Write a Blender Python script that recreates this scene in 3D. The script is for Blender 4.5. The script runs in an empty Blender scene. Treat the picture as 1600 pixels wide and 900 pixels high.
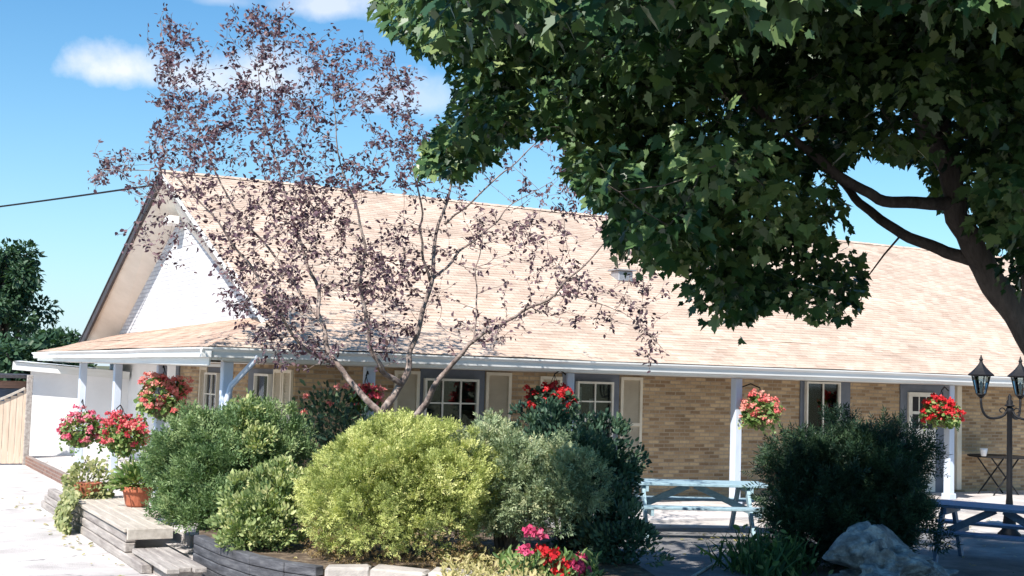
import bpy, bmesh, math, random
import numpy as np
from mathutils import Vector, Matrix, Euler
R_ = math.radians
random.seed(7); rng = np.random.default_rng(11)
SC = bpy.context.scene
COL = SC.collection

# ------------------------------------------------------------------ camera
F = 1976.08; HC = 2.31
RX = np.array([[0.87539112, 0.05971886, 0.47971246],
               [-0.48247745, 0.04614751, 0.8746919],
               [0.03009807, -0.99714797, 0.06921012]])
cd = bpy.data.cameras.new('camera'); cam = bpy.data.objects.new('camera', cd); COL.objects.link(cam)
cam.matrix_world = Matrix(((RX[0, 0], -RX[0, 1], -RX[0, 2], 0), (RX[1, 0], -RX[1, 1], -RX[1, 2], 0),
                           (RX[2, 0], -RX[2, 1], -RX[2, 2], HC), (0, 0, 0, 1)))
cd.sensor_width = 36; cd.lens = F / 1600 * 36; cd.clip_start = 0.1; cd.clip_end = 3000
SC.camera = cam

def pt(px, py, d):
    """a world point seen at photo pixel (px, py), d metres deep"""
    c = np.array([(px - 800) / F * d, (py - 450) / F * d, d])
    return RX @ c + np.array([0, 0, HC])
def at_z(px, py, z):
    d = RX @ np.array([(px - 800) / F, (py - 450) / F, 1.0]); return d * ((z - HC) / d[2]) + np.array([0, 0, HC])
def at_y(px, py, y):
    d = RX @ np.array([(px - 800) / F, (py - 450) / F, 1.0]); return d * (y / d[1]) + np.array([0, 0, HC])
def at_x(px, py, x):
    d = RX @ np.array([(px - 800) / F, (py - 450) / F, 1.0]); return d * (x / d[0]) + np.array([0, 0, HC])
def proj(P):
    c = (np.asarray(P) - np.array([0, 0, HC])) @ RX
    return 800 + F * c[..., 0] / c[..., 2], 450 + F * c[..., 1] / c[..., 2], c[..., 2]

# ------------------------------------------------------------------ sun, sky, exposure
SUN = Vector((-0.77, -0.526, 1.0)).normalized()
elev = math.asin(SUN.z); rot = math.atan2(SUN.x, SUN.y)
sl = bpy.data.lights.new('sun', 'SUN'); sl.energy = 4.6; sl.angle = R_(0.53); sl.color = (1.0, 0.95, 0.88)
so = bpy.data.objects.new('sun', sl); COL.objects.link(so)
so.rotation_euler = SUN.to_track_quat('Z', 'Y').to_euler(); so.location = (-20, -14, 30)

W = bpy.data.worlds.new('World'); SC.world = W; W.use_nodes = True
nt = W.node_tree; nt.nodes.clear()
def N(t, typ, **k):
    n = t.nodes.new(typ)
    for a, b in k.items(): setattr(n, a, b)
    return n
def math_(t, op, a, b=None, c=None, clamp=False):
    n = N(t, 'ShaderNodeMath', operation=op, use_clamp=clamp)
    for i, v in enumerate((a, b, c)):
        if v is None: continue
        if isinstance(v, (int, float)): n.inputs[i].default_value = v
        else: t.links.new(v, n.inputs[i])
    return n.outputs[0]
def vdot(t, a, v):
    n = N(t, 'ShaderNodeVectorMath', operation='DOT_PRODUCT'); t.links.new(a, n.inputs[0]); n.inputs[1].default_value = v
    return n.outputs['Value']
sky = N(nt, 'ShaderNodeTexSky', sky_type='NISHITA'); sky.sun_disc = False
sky.sun_elevation = elev; sky.sun_rotation = rot; sky.air_density = 1.0; sky.dust_density = 0.3; sky.ozone_density = 2.2
geo = N(nt, 'ShaderNodeTexCoord')
D = geo.outputs['Generated']
nz = N(nt, 'ShaderNodeTexNoise'); nz.inputs['Scale'].default_value = 26; nz.inputs['Detail'].default_value = 9; nz.inputs['Roughness'].default_value = 0.6
nt.links.new(D, nz.inputs['Vector'])
nzb = N(nt, 'ShaderNodeTexNoise'); nzb.inputs['Scale'].default_value = 7; nzb.inputs['Detail'].default_value = 5
nt.links.new(D, nzb.inputs['Vector'])
total = None
# (pixel x, y, half width, half height, density): a few fair-weather clouds, fixed in the sky by direction
for cx, cy, a, b, k in ((185, 112, 100, 50, 0.8), (300, 128, 95, 36, 0.62), (410, 125, 95, 55, 0.68), (515, 12, 90, 42, 0.6), (350, 0, 60, 22, 0.3),
                        (650, 160, 120, 45, 0.4), (-260, 260, 120, 60, 0.9), (2100, 120, 220, 70, 0.8), (2500, 300, 160, 60, 0.8), (-800, 100, 220, 80, 0.9)):
    dv = Vector(pt(cx, cy, 1.0) - np.array([0, 0, HC])).normalized()
    ux = dv.cross(Vector((0, 0, 1))).normalized(); uy = ux.cross(dv)
    dn = math_(nt, 'MAXIMUM', vdot(nt, D, dv), 0.05)
    u = math_(nt, 'DIVIDE', vdot(nt, D, ux), dn); v = math_(nt, 'DIVIDE', vdot(nt, D, uy), dn)
    u = math_(nt, 'DIVIDE', u, a / F); v = math_(nt, 'DIVIDE', v, b / F)
    v = math_(nt, 'MAXIMUM', v, math_(nt, 'MULTIPLY', v, -1.9))      # flat base
    r = math_(nt, 'SQRT', math_(nt, 'ADD', math_(nt, 'MULTIPLY', u, u), math_(nt, 'MULTIPLY', v, v)))
    r = math_(nt, 'ADD', r, math_(nt, 'MULTIPLY', math_(nt, 'SUBTRACT', nz.outputs['Fac'], 0.5), 1.5))
    r = math_(nt, 'ADD', r, math_(nt, 'MULTIPLY', math_(nt, 'SUBTRACT', nzb.outputs['Fac'], 0.5), 1.3))
    m = math_(nt, 'MULTIPLY', math_(nt, 'SUBTRACT', 1.15, r, clamp=True), 1.25, clamp=True)
    m = math_(nt, 'MULTIPLY', m, k)
    total = m if total is None else math_(nt, 'MAXIMUM', total, m)
mx = N(nt, 'ShaderNodeMix', data_type='RGBA'); mx.inputs[7].default_value = (6.6, 6.6, 6.9, 1)
hs = N(nt, 'ShaderNodeHueSaturation'); hs.inputs['Saturation'].default_value = 1.2; hs.inputs['Value'].default_value = 1.0
nt.links.new(sky.outputs[0], hs.inputs['Color'])
tn = N(nt, 'ShaderNodeMix', data_type='RGBA', blend_type='MULTIPLY'); tn.inputs[0].default_value = 1; tn.inputs[7].default_value = (0.44, 0.88, 1.0, 1)
nt.links.new(hs.outputs[0], tn.inputs[6])
hz = N(nt, 'ShaderNodeMix', data_type='RGBA'); hz.inputs[7].default_value = (4.5, 5.4, 6.0, 1)      # paler air towards the horizon
el = vdot(nt, D, (0, 0, 1)); nt.links.new(math_(nt, 'EXPONENT', math_(nt, 'MULTIPLY', math_(nt, 'MAXIMUM', el, 0.0), -8.0)), hz.inputs[0])
nt.links.new(tn.outputs[2], hz.inputs[6])
nt.links.new(total, mx.inputs[0]); nt.links.new(hz.outputs[2], mx.inputs[6])
bg = N(nt, 'ShaderNodeBackground'); bg.inputs['Strength'].default_value = 0.092
wo = N(nt, 'ShaderNodeOutputWorld')
nt.links.new(mx.outputs[2], bg.inputs[0]); nt.links.new(bg.outputs[0], wo.inputs[0])

vs = SC.view_settings; vs.view_transform = 'Standard'; vs.look = 'None'; vs.exposure = 0.9; vs.gamma = 1; vs.use_curve_mapping = False
SC.cycles.max_bounces = 8; SC.cycles.transparent_max_bounces = 12; SC.cycles.use_denoising = True

# ------------------------------------------------------------------ materials
def base_mat(name):
    m = bpy.data.materials.new(name); m.use_nodes = True
    t = m.node_tree; return m, t, t.nodes['Principled BSDF']
def ramp(t, fac, cols, pos=None):
    r = N(t, 'ShaderNodeValToRGB'); cr = r.color_ramp
    n = len(cols)
    while len(cr.elements) < n: cr.elements.new(0.5)
    for i, c in enumerate(cols):
        cr.elements[i].position = (pos[i] if pos else i / (n - 1)); cr.elements[i].color = (*c, 1)
    t.links.new(fac, r.inputs[0]); return r.outputs[0]
def mat(name, c1, c2=None, scale=6, rough=0.75, bump=0.0, bscale=40, metal=0.0, stretch=(1, 1, 1), spec=None, c3=None):
    """noise-mottled paint, wood, stone ..."""
    m, t, p = base_mat(name)
    p.inputs['Roughness'].default_value = rough; p.inputs['Metallic'].default_value = metal
    if spec is not None: p.inputs['Specular IOR Level'].default_value = spec
    tc = N(t, 'ShaderNodeTexCoord'); mp = N(t, 'ShaderNodeMapping'); mp.inputs['Scale'].default_value = stretch
    t.links.new(tc.outputs['Object'], mp.inputs[0])
    n1 = N(t, 'ShaderNodeTexNoise'); n1.inputs['Scale'].default_value = scale; n1.inputs['Detail'].default_value = 8; n1.inputs['Roughness'].default_value = 0.65
    t.links.new(mp.outputs[0], n1.inputs['Vector'])
    c2 = c2 or tuple(x * 0.75 for x in c1)
    cols = [c2, c1] if c3 is None else [c2, c1, c3]
    t.links.new(ramp(t, n1.outputs['Fac'], cols, [0.32, 0.66] if c3 is None else [0.32, 0.52, 0.7]), p.inputs['Base Color'])
    if bump:
        n2 = N(t, 'ShaderNodeTexNoise'); n2.inputs['Scale'].default_value = bscale; n2.inputs['Detail'].default_value = 6
        t.links.new(mp.outputs[0], n2.inputs['Vector'])
        b = N(t, 'ShaderNodeBump'); b.inputs['Strength'].default_value = bump; b.inputs['Distance'].default_value = 0.02
        t.links.new(n2.outputs['Fac'], b.inputs['Height']); t.links.new(b.outputs[0], p.inputs['Normal'])
    return m
def brick_mat(name, ca, cb, cm, axis='XZ', w=0.23, h=0.068, mort=0.011, blotch=(0.8, 1.15), bump=0.6, rough=0.85, sq=1.0, offs=0.5):
    m, t, p = base_mat(name); p.inputs['Roughness'].default_value = rough
    tc = N(t, 'ShaderNodeTexCoord'); sp = N(t, 'ShaderNodeSeparateXYZ'); t.links.new(tc.outputs['Object'], sp.inputs[0])
    cb_ = N(t, 'ShaderNodeCombineXYZ'); t.links.new(sp.outputs[axis[0]], cb_.inputs[0]); t.links.new(sp.outputs[axis[1]], cb_.inputs[1])
    br = N(t, 'ShaderNodeTexBrick'); br.offset = offs
    br.inputs['Scale'].default_value = 1; br.inputs['Brick Width'].default_value = w; br.inputs['Row Height'].default_value = h
    br.inputs['Mortar Size'].default_value = mort; br.inputs['Mortar Smooth'].default_value = 0.3; br.inputs['Bias'].default_value = 0
    br.inputs['Color1'].default_value = (0, 0, 0, 1); br.inputs['Color2'].default_value = (1, 1, 1, 1); br.inputs['Mortar'].default_value = (0.5, 0.5, 0.5, 1)
    t.links.new(cb_.outputs[0], br.inputs['Vector'])
    col = ramp(t, br.outputs['Color'], [ca, tuple((x + y) / 2 for x, y in zip(ca, cb)), cb])
    n1 = N(t, 'ShaderNodeTexNoise'); n1.inputs['Scale'].default_value = 1.1; n1.inputs['Detail'].default_value = 6; t.links.new(tc.outputs['Object'], n1.inputs['Vector'])
    n3 = N(t, 'ShaderNodeTexNoise'); n3.inputs['Scale'].default_value = 24; n3.inputs['Detail'].default_value = 5; t.links.new(tc.outputs['Object'], n3.inputs['Vector'])
    s = math_(t, 'ADD', math_(t, 'MULTIPLY', n1.outputs['Fac'], 0.6), math_(t, 'MULTIPLY', n3.outputs['Fac'], 0.4))
    val = N(t, 'ShaderNodeMapRange'); val.inputs[1].default_value = 0.3; val.inputs[2].default_value = 0.7; val.inputs[3].default_value = blotch[0]; val.inputs[4].default_value = blotch[1]
    t.links.new(s, val.inputs[0])
    mm = N(t, 'ShaderNodeMix', data_type='RGBA'); t.links.new(br.outputs['Fac'], mm.inputs[0]); t.links.new(col, mm.inputs[6]); mm.inputs[7].default_value = (*cm, 1)
    mul = N(t, 'ShaderNodeVectorMath', operation='SCALE'); t.links.new(mm.outputs[2], mul.inputs[0]); t.links.new(val.outputs[0], mul.inputs['Scale'])
    t.links.new(mul.outputs[0], p.inputs['Base Color'])
    h1 = math_(t, 'SUBTRACT', math_(t, 'MULTIPLY', n3.outputs['Fac'], 0.5), br.outputs['Fac'])
    b = N(t, 'ShaderNodeBump'); b.inputs['Strength'].default_value = bump; b.inputs['Distance'].default_value = 0.012
    t.links.new(h1, b.inputs['Height']); t.links.new(b.outputs[0], p.inputs['Normal'])
    return m
def leaf_mat(name, cols, trans=0.3, rough=0.5, tcol=None):
    """leaf colour varies leaf by leaf (attribute 'tint'); some light passes through"""
    m, t, p = base_mat(name)
    at = N(t, 'ShaderNodeAttribute', attribute_name='tint')
    c = ramp(t, at.outputs['Fac'], cols)
    t.links.new(c, p.inputs['Base Color']); p.inputs['Roughness'].default_value = rough; p.inputs['Specular IOR Level'].default_value = 0.35
    tr = N(t, 'ShaderNodeBsdfTranslucent')
    mul = N(t, 'ShaderNodeMix', data_type='RGBA', blend_type='MULTIPLY'); mul.inputs[0].default_value = 1
    t.links.new(c, mul.inputs[6]); mul.inputs[7].default_value = (*(tcol or (1.3, 1.5, 0.6)), 1); mul.clamp_result = False
    t.links.new(mul.outputs[2], tr.inputs[0])
    ms = N(t, 'ShaderNodeMixShader'); ms.inputs[0].default_value = trans
    out = t.nodes['Material Output']
    t.links.new(p.outputs[0], ms.inputs[1]); t.links.new(tr.outputs[0], ms.inputs[2]); t.links.new(ms.outputs[0], out.inputs['Surface'])
    return m

M = {}
M['brick'] = brick_mat('tan_brick', (0.235, 0.145, 0.075), (0.54, 0.385, 0.22), (0.35, 0.28, 0.20), blotch=(0.72, 1.2))
M['brick_side'] = brick_mat('tan_brick_side', (0.235, 0.145, 0.075), (0.54, 0.385, 0.22), (0.35, 0.28, 0.20), axis='YZ', blotch=(0.72, 1.2))
M['white_brick'] = brick_mat('white_painted_brick', (0.60, 0.60, 0.62), (0.74, 0.74, 0.75), (0.50, 0.50, 0.53), axis='YZ', h=0.09, w=0.3, mort=0.014, bump=1.0, blotch=(0.85, 1.08))
M['white_wall'] = mat('white_render', (0.87, 0.86, 0.86), (0.80, 0.79, 0.79), 2.0, 0.85, 0.15, 30)
M['red_base'] = brick_mat('brown_kerb_brick', (0.16, 0.08, 0.06), (0.26, 0.15, 0.11), (0.25, 0.2, 0.18), axis='YZ')
M['white'] = mat('white_gutter_paint', (0.80, 0.80, 0.78), (0.70, 0.69, 0.66), 3, 0.45, stretch=(0.4, 0.4, 3))
M['cream'] = mat('cream_soffit_paint', (0.74, 0.71, 0.65), (0.64, 0.61, 0.55), 2, 0.7, 0.1, 20)
M['dark_trim'] = mat('dark_trim', (0.06, 0.05, 0.06), (0.03, 0.03, 0.03), 5, 0.7)
M['post'] = mat('pale_blue_post_paint', (0.56, 0.62, 0.72), (0.46, 0.52, 0.61), 4, 0.6, 0.15, 40, stretch=(1, 1, 0.3))
M['blue'] = mat('slate_blue_paint', (0.145, 0.165, 0.20), (0.105, 0.12, 0.15), 3, 0.65, 0.1, 30)
M['shutter'] = mat('beige_shutter_paint', (0.58, 0.50, 0.38), (0.50, 0.42, 0.31), 4, 0.6)
M['shutter_frame'] = mat('light_shutter_frame', (0.72, 0.65, 0.52), (0.62, 0.55, 0.43), 4, 0.6)
M['frame'] = mat('cream_window_paint', (0.74, 0.71, 0.63), (0.62, 0.58, 0.50), 6, 0.5)
M['dark_room'] = mat('dark_interior', (0.02, 0.02, 0.022), (0.012, 0.012, 0.014), 2, 0.9)
M['curtain'] = mat('lace_curtain', (0.55, 0.54, 0.54), (0.35, 0.35, 0.36), 12, 0.9, stretch=(5, 5, 1))
M['iron'] = mat('black_iron', (0.014, 0.014, 0.016), (0.007, 0.007, 0.009), 20, 0.6, 0.1, 60, spec=0.25)
M['concrete'] = mat('pale_concrete', (0.56, 0.52, 0.50), (0.40, 0.365, 0.35), 1.3, 0.92, 0.5, 60, c3=(0.64, 0.60, 0.58))
def add_cracks(m, scale, w, dark):
    t = m.node_tree; p = t.nodes['Principled BSDF']; src = p.inputs['Base Color'].links[0].from_socket
    tc = N(t, 'ShaderNodeTexCoord'); n = N(t, 'ShaderNodeTexNoise'); n.inputs['Scale'].default_value = 1.7; n.inputs['Detail'].default_value = 6
    t.links.new(tc.outputs['Object'], n.inputs['Vector'])
    ad = N(t, 'ShaderNodeVectorMath', operation='MULTIPLY_ADD'); t.links.new(n.outputs['Color'], ad.inputs[0]); ad.inputs[1].default_value = (0.9, 0.9, 0); t.links.new(tc.outputs['Object'], ad.inputs[2])
    v = N(t, 'ShaderNodeTexVoronoi', feature='DISTANCE_TO_EDGE'); v.inputs['Scale'].default_value = scale; t.links.new(ad.outputs[0], v.inputs['Vector'])
    mr_ = N(t, 'ShaderNodeMapRange'); mr_.inputs[1].default_value = 0; mr_.inputs[2].default_value = w; mr_.inputs[3].default_value = dark; mr_.inputs[4].default_value = 1.0
    t.links.new(v.outputs['Distance'], mr_.inputs[0])
    n2 = N(t, 'ShaderNodeTexNoise'); n2.inputs['Scale'].default_value = 0.55; n2.inputs['Detail'].default_value = 9; n2.inputs['Roughness'].default_value = 0.7
    t.links.new(tc.outputs['Object'], n2.inputs['Vector'])
    m2 = N(t, 'ShaderNodeMapRange'); m2.inputs[1].default_value = 0.35; m2.inputs[2].default_value = 0.6; m2.inputs[3].default_value = 0.80; m2.inputs[4].default_value = 1.06
    t.links.new(n2.outputs['Fac'], m2.inputs[0])
    sc = N(t, 'ShaderNodeVectorMath', operation='SCALE'); t.links.new(src, sc.inputs[0]); t.links.new(math_(t, 'MULTIPLY', mr_.outputs[0], m2.outputs[0]), sc.inputs['Scale'])
    t.links.new(sc.outputs[0], p.inputs['Base Color'])
add_cracks(M['concrete'], 0.32, 0.008, 0.45)
M['patio'] = mat('patio_paving', (0.50, 0.455, 0.41), (0.30, 0.27, 0.25), 1.6, 0.92, 0.4, 45, c3=(0.62, 0.57, 0.52))
M['unseen_ground'] = mat('unseen_ground_tone', (0.075, 0.072, 0.07), (0.05, 0.05, 0.05), 3, 0.95, 0.4, 60)  # dark tone of the unseen ground that cuts bounced light
M['shade_sheet'] = mat('shade_toned_paving', (0.17, 0.165, 0.165), (0.10, 0.098, 0.10), 2.2, 0.9, 0.5, 50, c3=(0.24, 0.235, 0.23))  # darker paving tone, tree shade put into the colour
M['earth'] = mat('dry_grass_earth', (0.12, 0.13, 0.06), (0.08, 0.07, 0.04), 0.5, 0.95, 0.5, 8)
M['soil'] = mat('mulch_soil', (0.11, 0.075, 0.05), (0.045, 0.03, 0.02), 9, 0.95, 0.9, 30, c3=(0.28, 0.22, 0.15))
M['timber_dark'] = mat('shade_toned_timber', (0.075, 0.075, 0.085), (0.03, 0.03, 0.035), 3, 0.85, 0.6, 30, stretch=(1, 1, 6), c3=(0.16, 0.16, 0.17))  # near-black: shade on the bed wall put into the timber colour
M['timber_grey'] = mat('weathered_timber', (0.36, 0.32, 0.29), (0.20, 0.17, 0.16), 3, 0.88, 0.6, 26, stretch=(5, 0.5, 5), c3=(0.52, 0.47, 0.43))
M['timber_pale'] = mat('pale_bleached_boards', (0.55, 0.49, 0.42), (0.36, 0.31, 0.26), 3, 0.85, 0.35, 26, stretch=(5, 0.6, 5))
M['gate_wood'] = mat('new_fence_wood', (0.70, 0.56, 0.44), (0.55, 0.42, 0.31), 3, 0.85, 0.3, 26, stretch=(8, 1, 0.7))
M['stone_pale'] = mat('pale_edging_stone', (0.46, 0.42, 0.38), (0.28, 0.25, 0.23), 3, 0.9, 0.6, 16)
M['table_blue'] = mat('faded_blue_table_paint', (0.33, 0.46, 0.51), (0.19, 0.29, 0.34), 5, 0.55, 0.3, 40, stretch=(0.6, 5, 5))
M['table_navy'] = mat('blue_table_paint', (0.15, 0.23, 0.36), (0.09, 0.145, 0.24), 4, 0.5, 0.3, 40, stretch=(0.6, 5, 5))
M['terracotta'] = mat('terracotta', (0.46, 0.14, 0.07), (0.34, 0.10, 0.05), 8, 0.8, 0.2, 30)
M['coir'] = mat('moss_basket', (0.10, 0.09, 0.045), (0.05, 0.045, 0.02), 20, 0.95, 0.9, 50)
M['bark'] = mat('maple_bark', (0.17, 0.135, 0.12), (0.085, 0.066, 0.058), 5, 0.92, 0.9, 14, stretch=(3, 3, 0.6))
M['bark_plum'] = mat('plum_bark', (0.25, 0.19, 0.165), (0.09, 0.065, 0.06), 9, 0.9, 0.8, 25, c3=(0.46, 0.40, 0.36))
M['stem'] = mat('shrub_stem', (0.11, 0.075, 0.05), (0.06, 0.04, 0.03), 9, 0.9, 0.5, 25)
M['cup'] = mat('white_cup', (0.8, 0.8, 0.8), (0.72, 0.72, 0.72), 3, 0.3)
M['metal_vent'] = mat('galvanised_metal', (0.42, 0.43, 0.45), (0.30, 0.31, 0.33), 6, 0.5, metal=0.5)
M['shed'] = mat('shed_board', (0.30, 0.17, 0.12), (0.20, 0.11, 0.08), 4, 0.9, stretch=(1, 1, 5))
M['shed_dark'] = mat('shed_dark_blue', (0.05, 0.07, 0.11), (0.03, 0.04, 0.06), 3, 0.6)
# roof: each shingle a little different, with streaks of weathering
M['roof'] = brick_mat('tan_shingles', (0.49, 0.36, 0.275), (0.625, 0.495, 0.395), (0.43, 0.31, 0.235), axis='XY', w=0.24, h=0.123, mort=0.004, blotch=(0.72, 1.18), bump=0.6, rough=0.95)
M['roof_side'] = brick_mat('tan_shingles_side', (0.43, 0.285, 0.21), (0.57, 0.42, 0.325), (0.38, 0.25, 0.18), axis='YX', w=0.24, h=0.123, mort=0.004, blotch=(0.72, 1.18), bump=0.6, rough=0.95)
# glass
def glass(name):
    m, t, p = base_mat(name)
    tr = N(t, 'ShaderNodeBsdfTransparent'); tr.inputs[0].default_value = (0.75, 0.8, 0.78, 1)
    gl = N(t, 'ShaderNodeBsdfGlossy'); gl.inputs['Roughness'].default_value = 0.03
    fr = N(t, 'ShaderNodeFresnel'); fr.inputs[0].default_value = 1.5
    n = N(t, 'ShaderNodeTexNoise'); n.inputs['Scale'].default_value = 2.5
    b = N(t, 'ShaderNodeBump'); b.inputs['Strength'].default_value = 0.05; t.links.new(n.outputs['Fac'], b.inputs['Height']); t.links.new(b.outputs[0], gl.inputs['Normal'])
    ms = N(t, 'ShaderNodeMixShader'); t.links.new(math_(t, 'ADD', fr.outputs[0], 0.03), ms.inputs[0])
    t.links.new(tr.outputs[0], ms.inputs[1]); t.links.new(gl.outputs[0], ms.inputs[2]); t.links.new(ms.outputs[0], t.nodes['Material Output'].inputs['Surface'])
    return m
M['glass'] = glass('window_glass')
M['leaf_maple'] = leaf_mat('maple_leaf', [(0.012, 0.034, 0.018), (0.042, 0.092, 0.036), (0.16, 0.23, 0.09), (0.38, 0.41, 0.18)], 0.18, rough=0.36)
M['leaf_plum'] = leaf_mat('plum_leaf', [(0.042, 0.024, 0.036), (0.085, 0.05, 0.068), (0.15, 0.092, 0.112), (0.22, 0.14, 0.14)], 0.2, rough=0.5, tcol=(1.4, 0.75, 0.8))
M['leaf_juniper'] = leaf_mat('juniper_leaf', [(0.055, 0.105, 0.042), (0.12, 0.195, 0.08), (0.21, 0.295, 0.125), (0.37, 0.43, 0.2)], 0.15, rough=0.5)
M['leaf_gold'] = leaf_mat('golden_cypress_leaf', [(0.13, 0.165, 0.045), (0.31, 0.355, 0.11), (0.54, 0.56, 0.2), (0.72, 0.68, 0.32)], 0.2, rough=0.5)
M['leaf_small'] = leaf_mat('small_bush_leaf', [(0.085, 0.135, 0.05), (0.2, 0.265, 0.1), (0.4, 0.44, 0.19), (0.62, 0.57, 0.3)], 0.2, rough=0.5)
M['leaf_grey'] = leaf_mat('grey_juniper_leaf', [(0.09, 0.135, 0.075), (0.2, 0.26, 0.145), (0.34, 0.39, 0.22), (0.5, 0.48, 0.28)], 0.15, rough=0.5)
M['leaf_dry'] = leaf_mat('dry_leaf', [(0.12, 0.075, 0.035), (0.24, 0.16, 0.075), (0.36, 0.27, 0.13)], 0.15)
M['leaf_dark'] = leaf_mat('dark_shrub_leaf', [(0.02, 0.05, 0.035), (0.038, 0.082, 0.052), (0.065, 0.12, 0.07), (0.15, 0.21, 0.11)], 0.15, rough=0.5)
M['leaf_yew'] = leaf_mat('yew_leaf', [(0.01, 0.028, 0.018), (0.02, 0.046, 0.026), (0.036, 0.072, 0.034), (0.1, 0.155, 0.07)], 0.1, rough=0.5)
M['leaf_far'] = leaf_mat('far_tree_leaf', [(0.022, 0.052, 0.03), (0.038, 0.08, 0.04), (0.06, 0.115, 0.055)], 0.2)
M['leaf_ger'] = leaf_mat('geranium_leaf', [(0.05, 0.10, 0.03), (0.10, 0.18, 0.05), (0.20, 0.28, 0.09), (0.35, 0.36, 0.16)], 0.25)
M['leaf_vine'] = leaf_mat('trailing_leaf', [(0.12, 0.14, 0.05), (0.20, 0.23, 0.09), (0.30, 0.31, 0.14), (0.40, 0.38, 0.19)], 0.25)
M['leaf_straw'] = leaf_mat('pale_groundcover_leaf', [(0.20, 0.19, 0.07), (0.36, 0.32, 0.14), (0.5, 0.42, 0.22)], 0.2)
M['leaf_blade'] = leaf_mat('blade_leaf', [(0.03, 0.07, 0.03), (0.06, 0.13, 0.05), (0.11, 0.19, 0.07)], 0.25)
M['fl_red'] = leaf_mat('red_petal', [(0.42, 0.012, 0.02), (0.62, 0.025, 0.03), (0.72, 0.06, 0.07)], 0.25, tcol=(1, 0.5, 0.5))
M['fl_pink'] = leaf_mat('pink_petal', [(0.60, 0.05, 0.14), (0.72, 0.16, 0.25), (0.78, 0.36, 0.38)], 0.25, tcol=(1, 0.6, 0.6))
M['fl_coral'] = leaf_mat('coral_petal', [(0.60, 0.07, 0.09), (0.76, 0.26, 0.22), (0.82, 0.52, 0.40)], 0.25, tcol=(1, 0.6, 0.6))
M['fl_mix'] = leaf_mat('mixed_petal', [(0.52, 0.03, 0.05), (0.65, 0.10, 0.13), (0.75, 0.33, 0.28)], 0.25, tcol=(1, 0.6, 0.6))
M['fl_cerise'] = leaf_mat('cerise_petal', [(0.42, 0.02, 0.10), (0.58, 0.06, 0.16), (0.66, 0.16, 0.26)], 0.25, tcol=(1, 0.6, 0.6))

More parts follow.
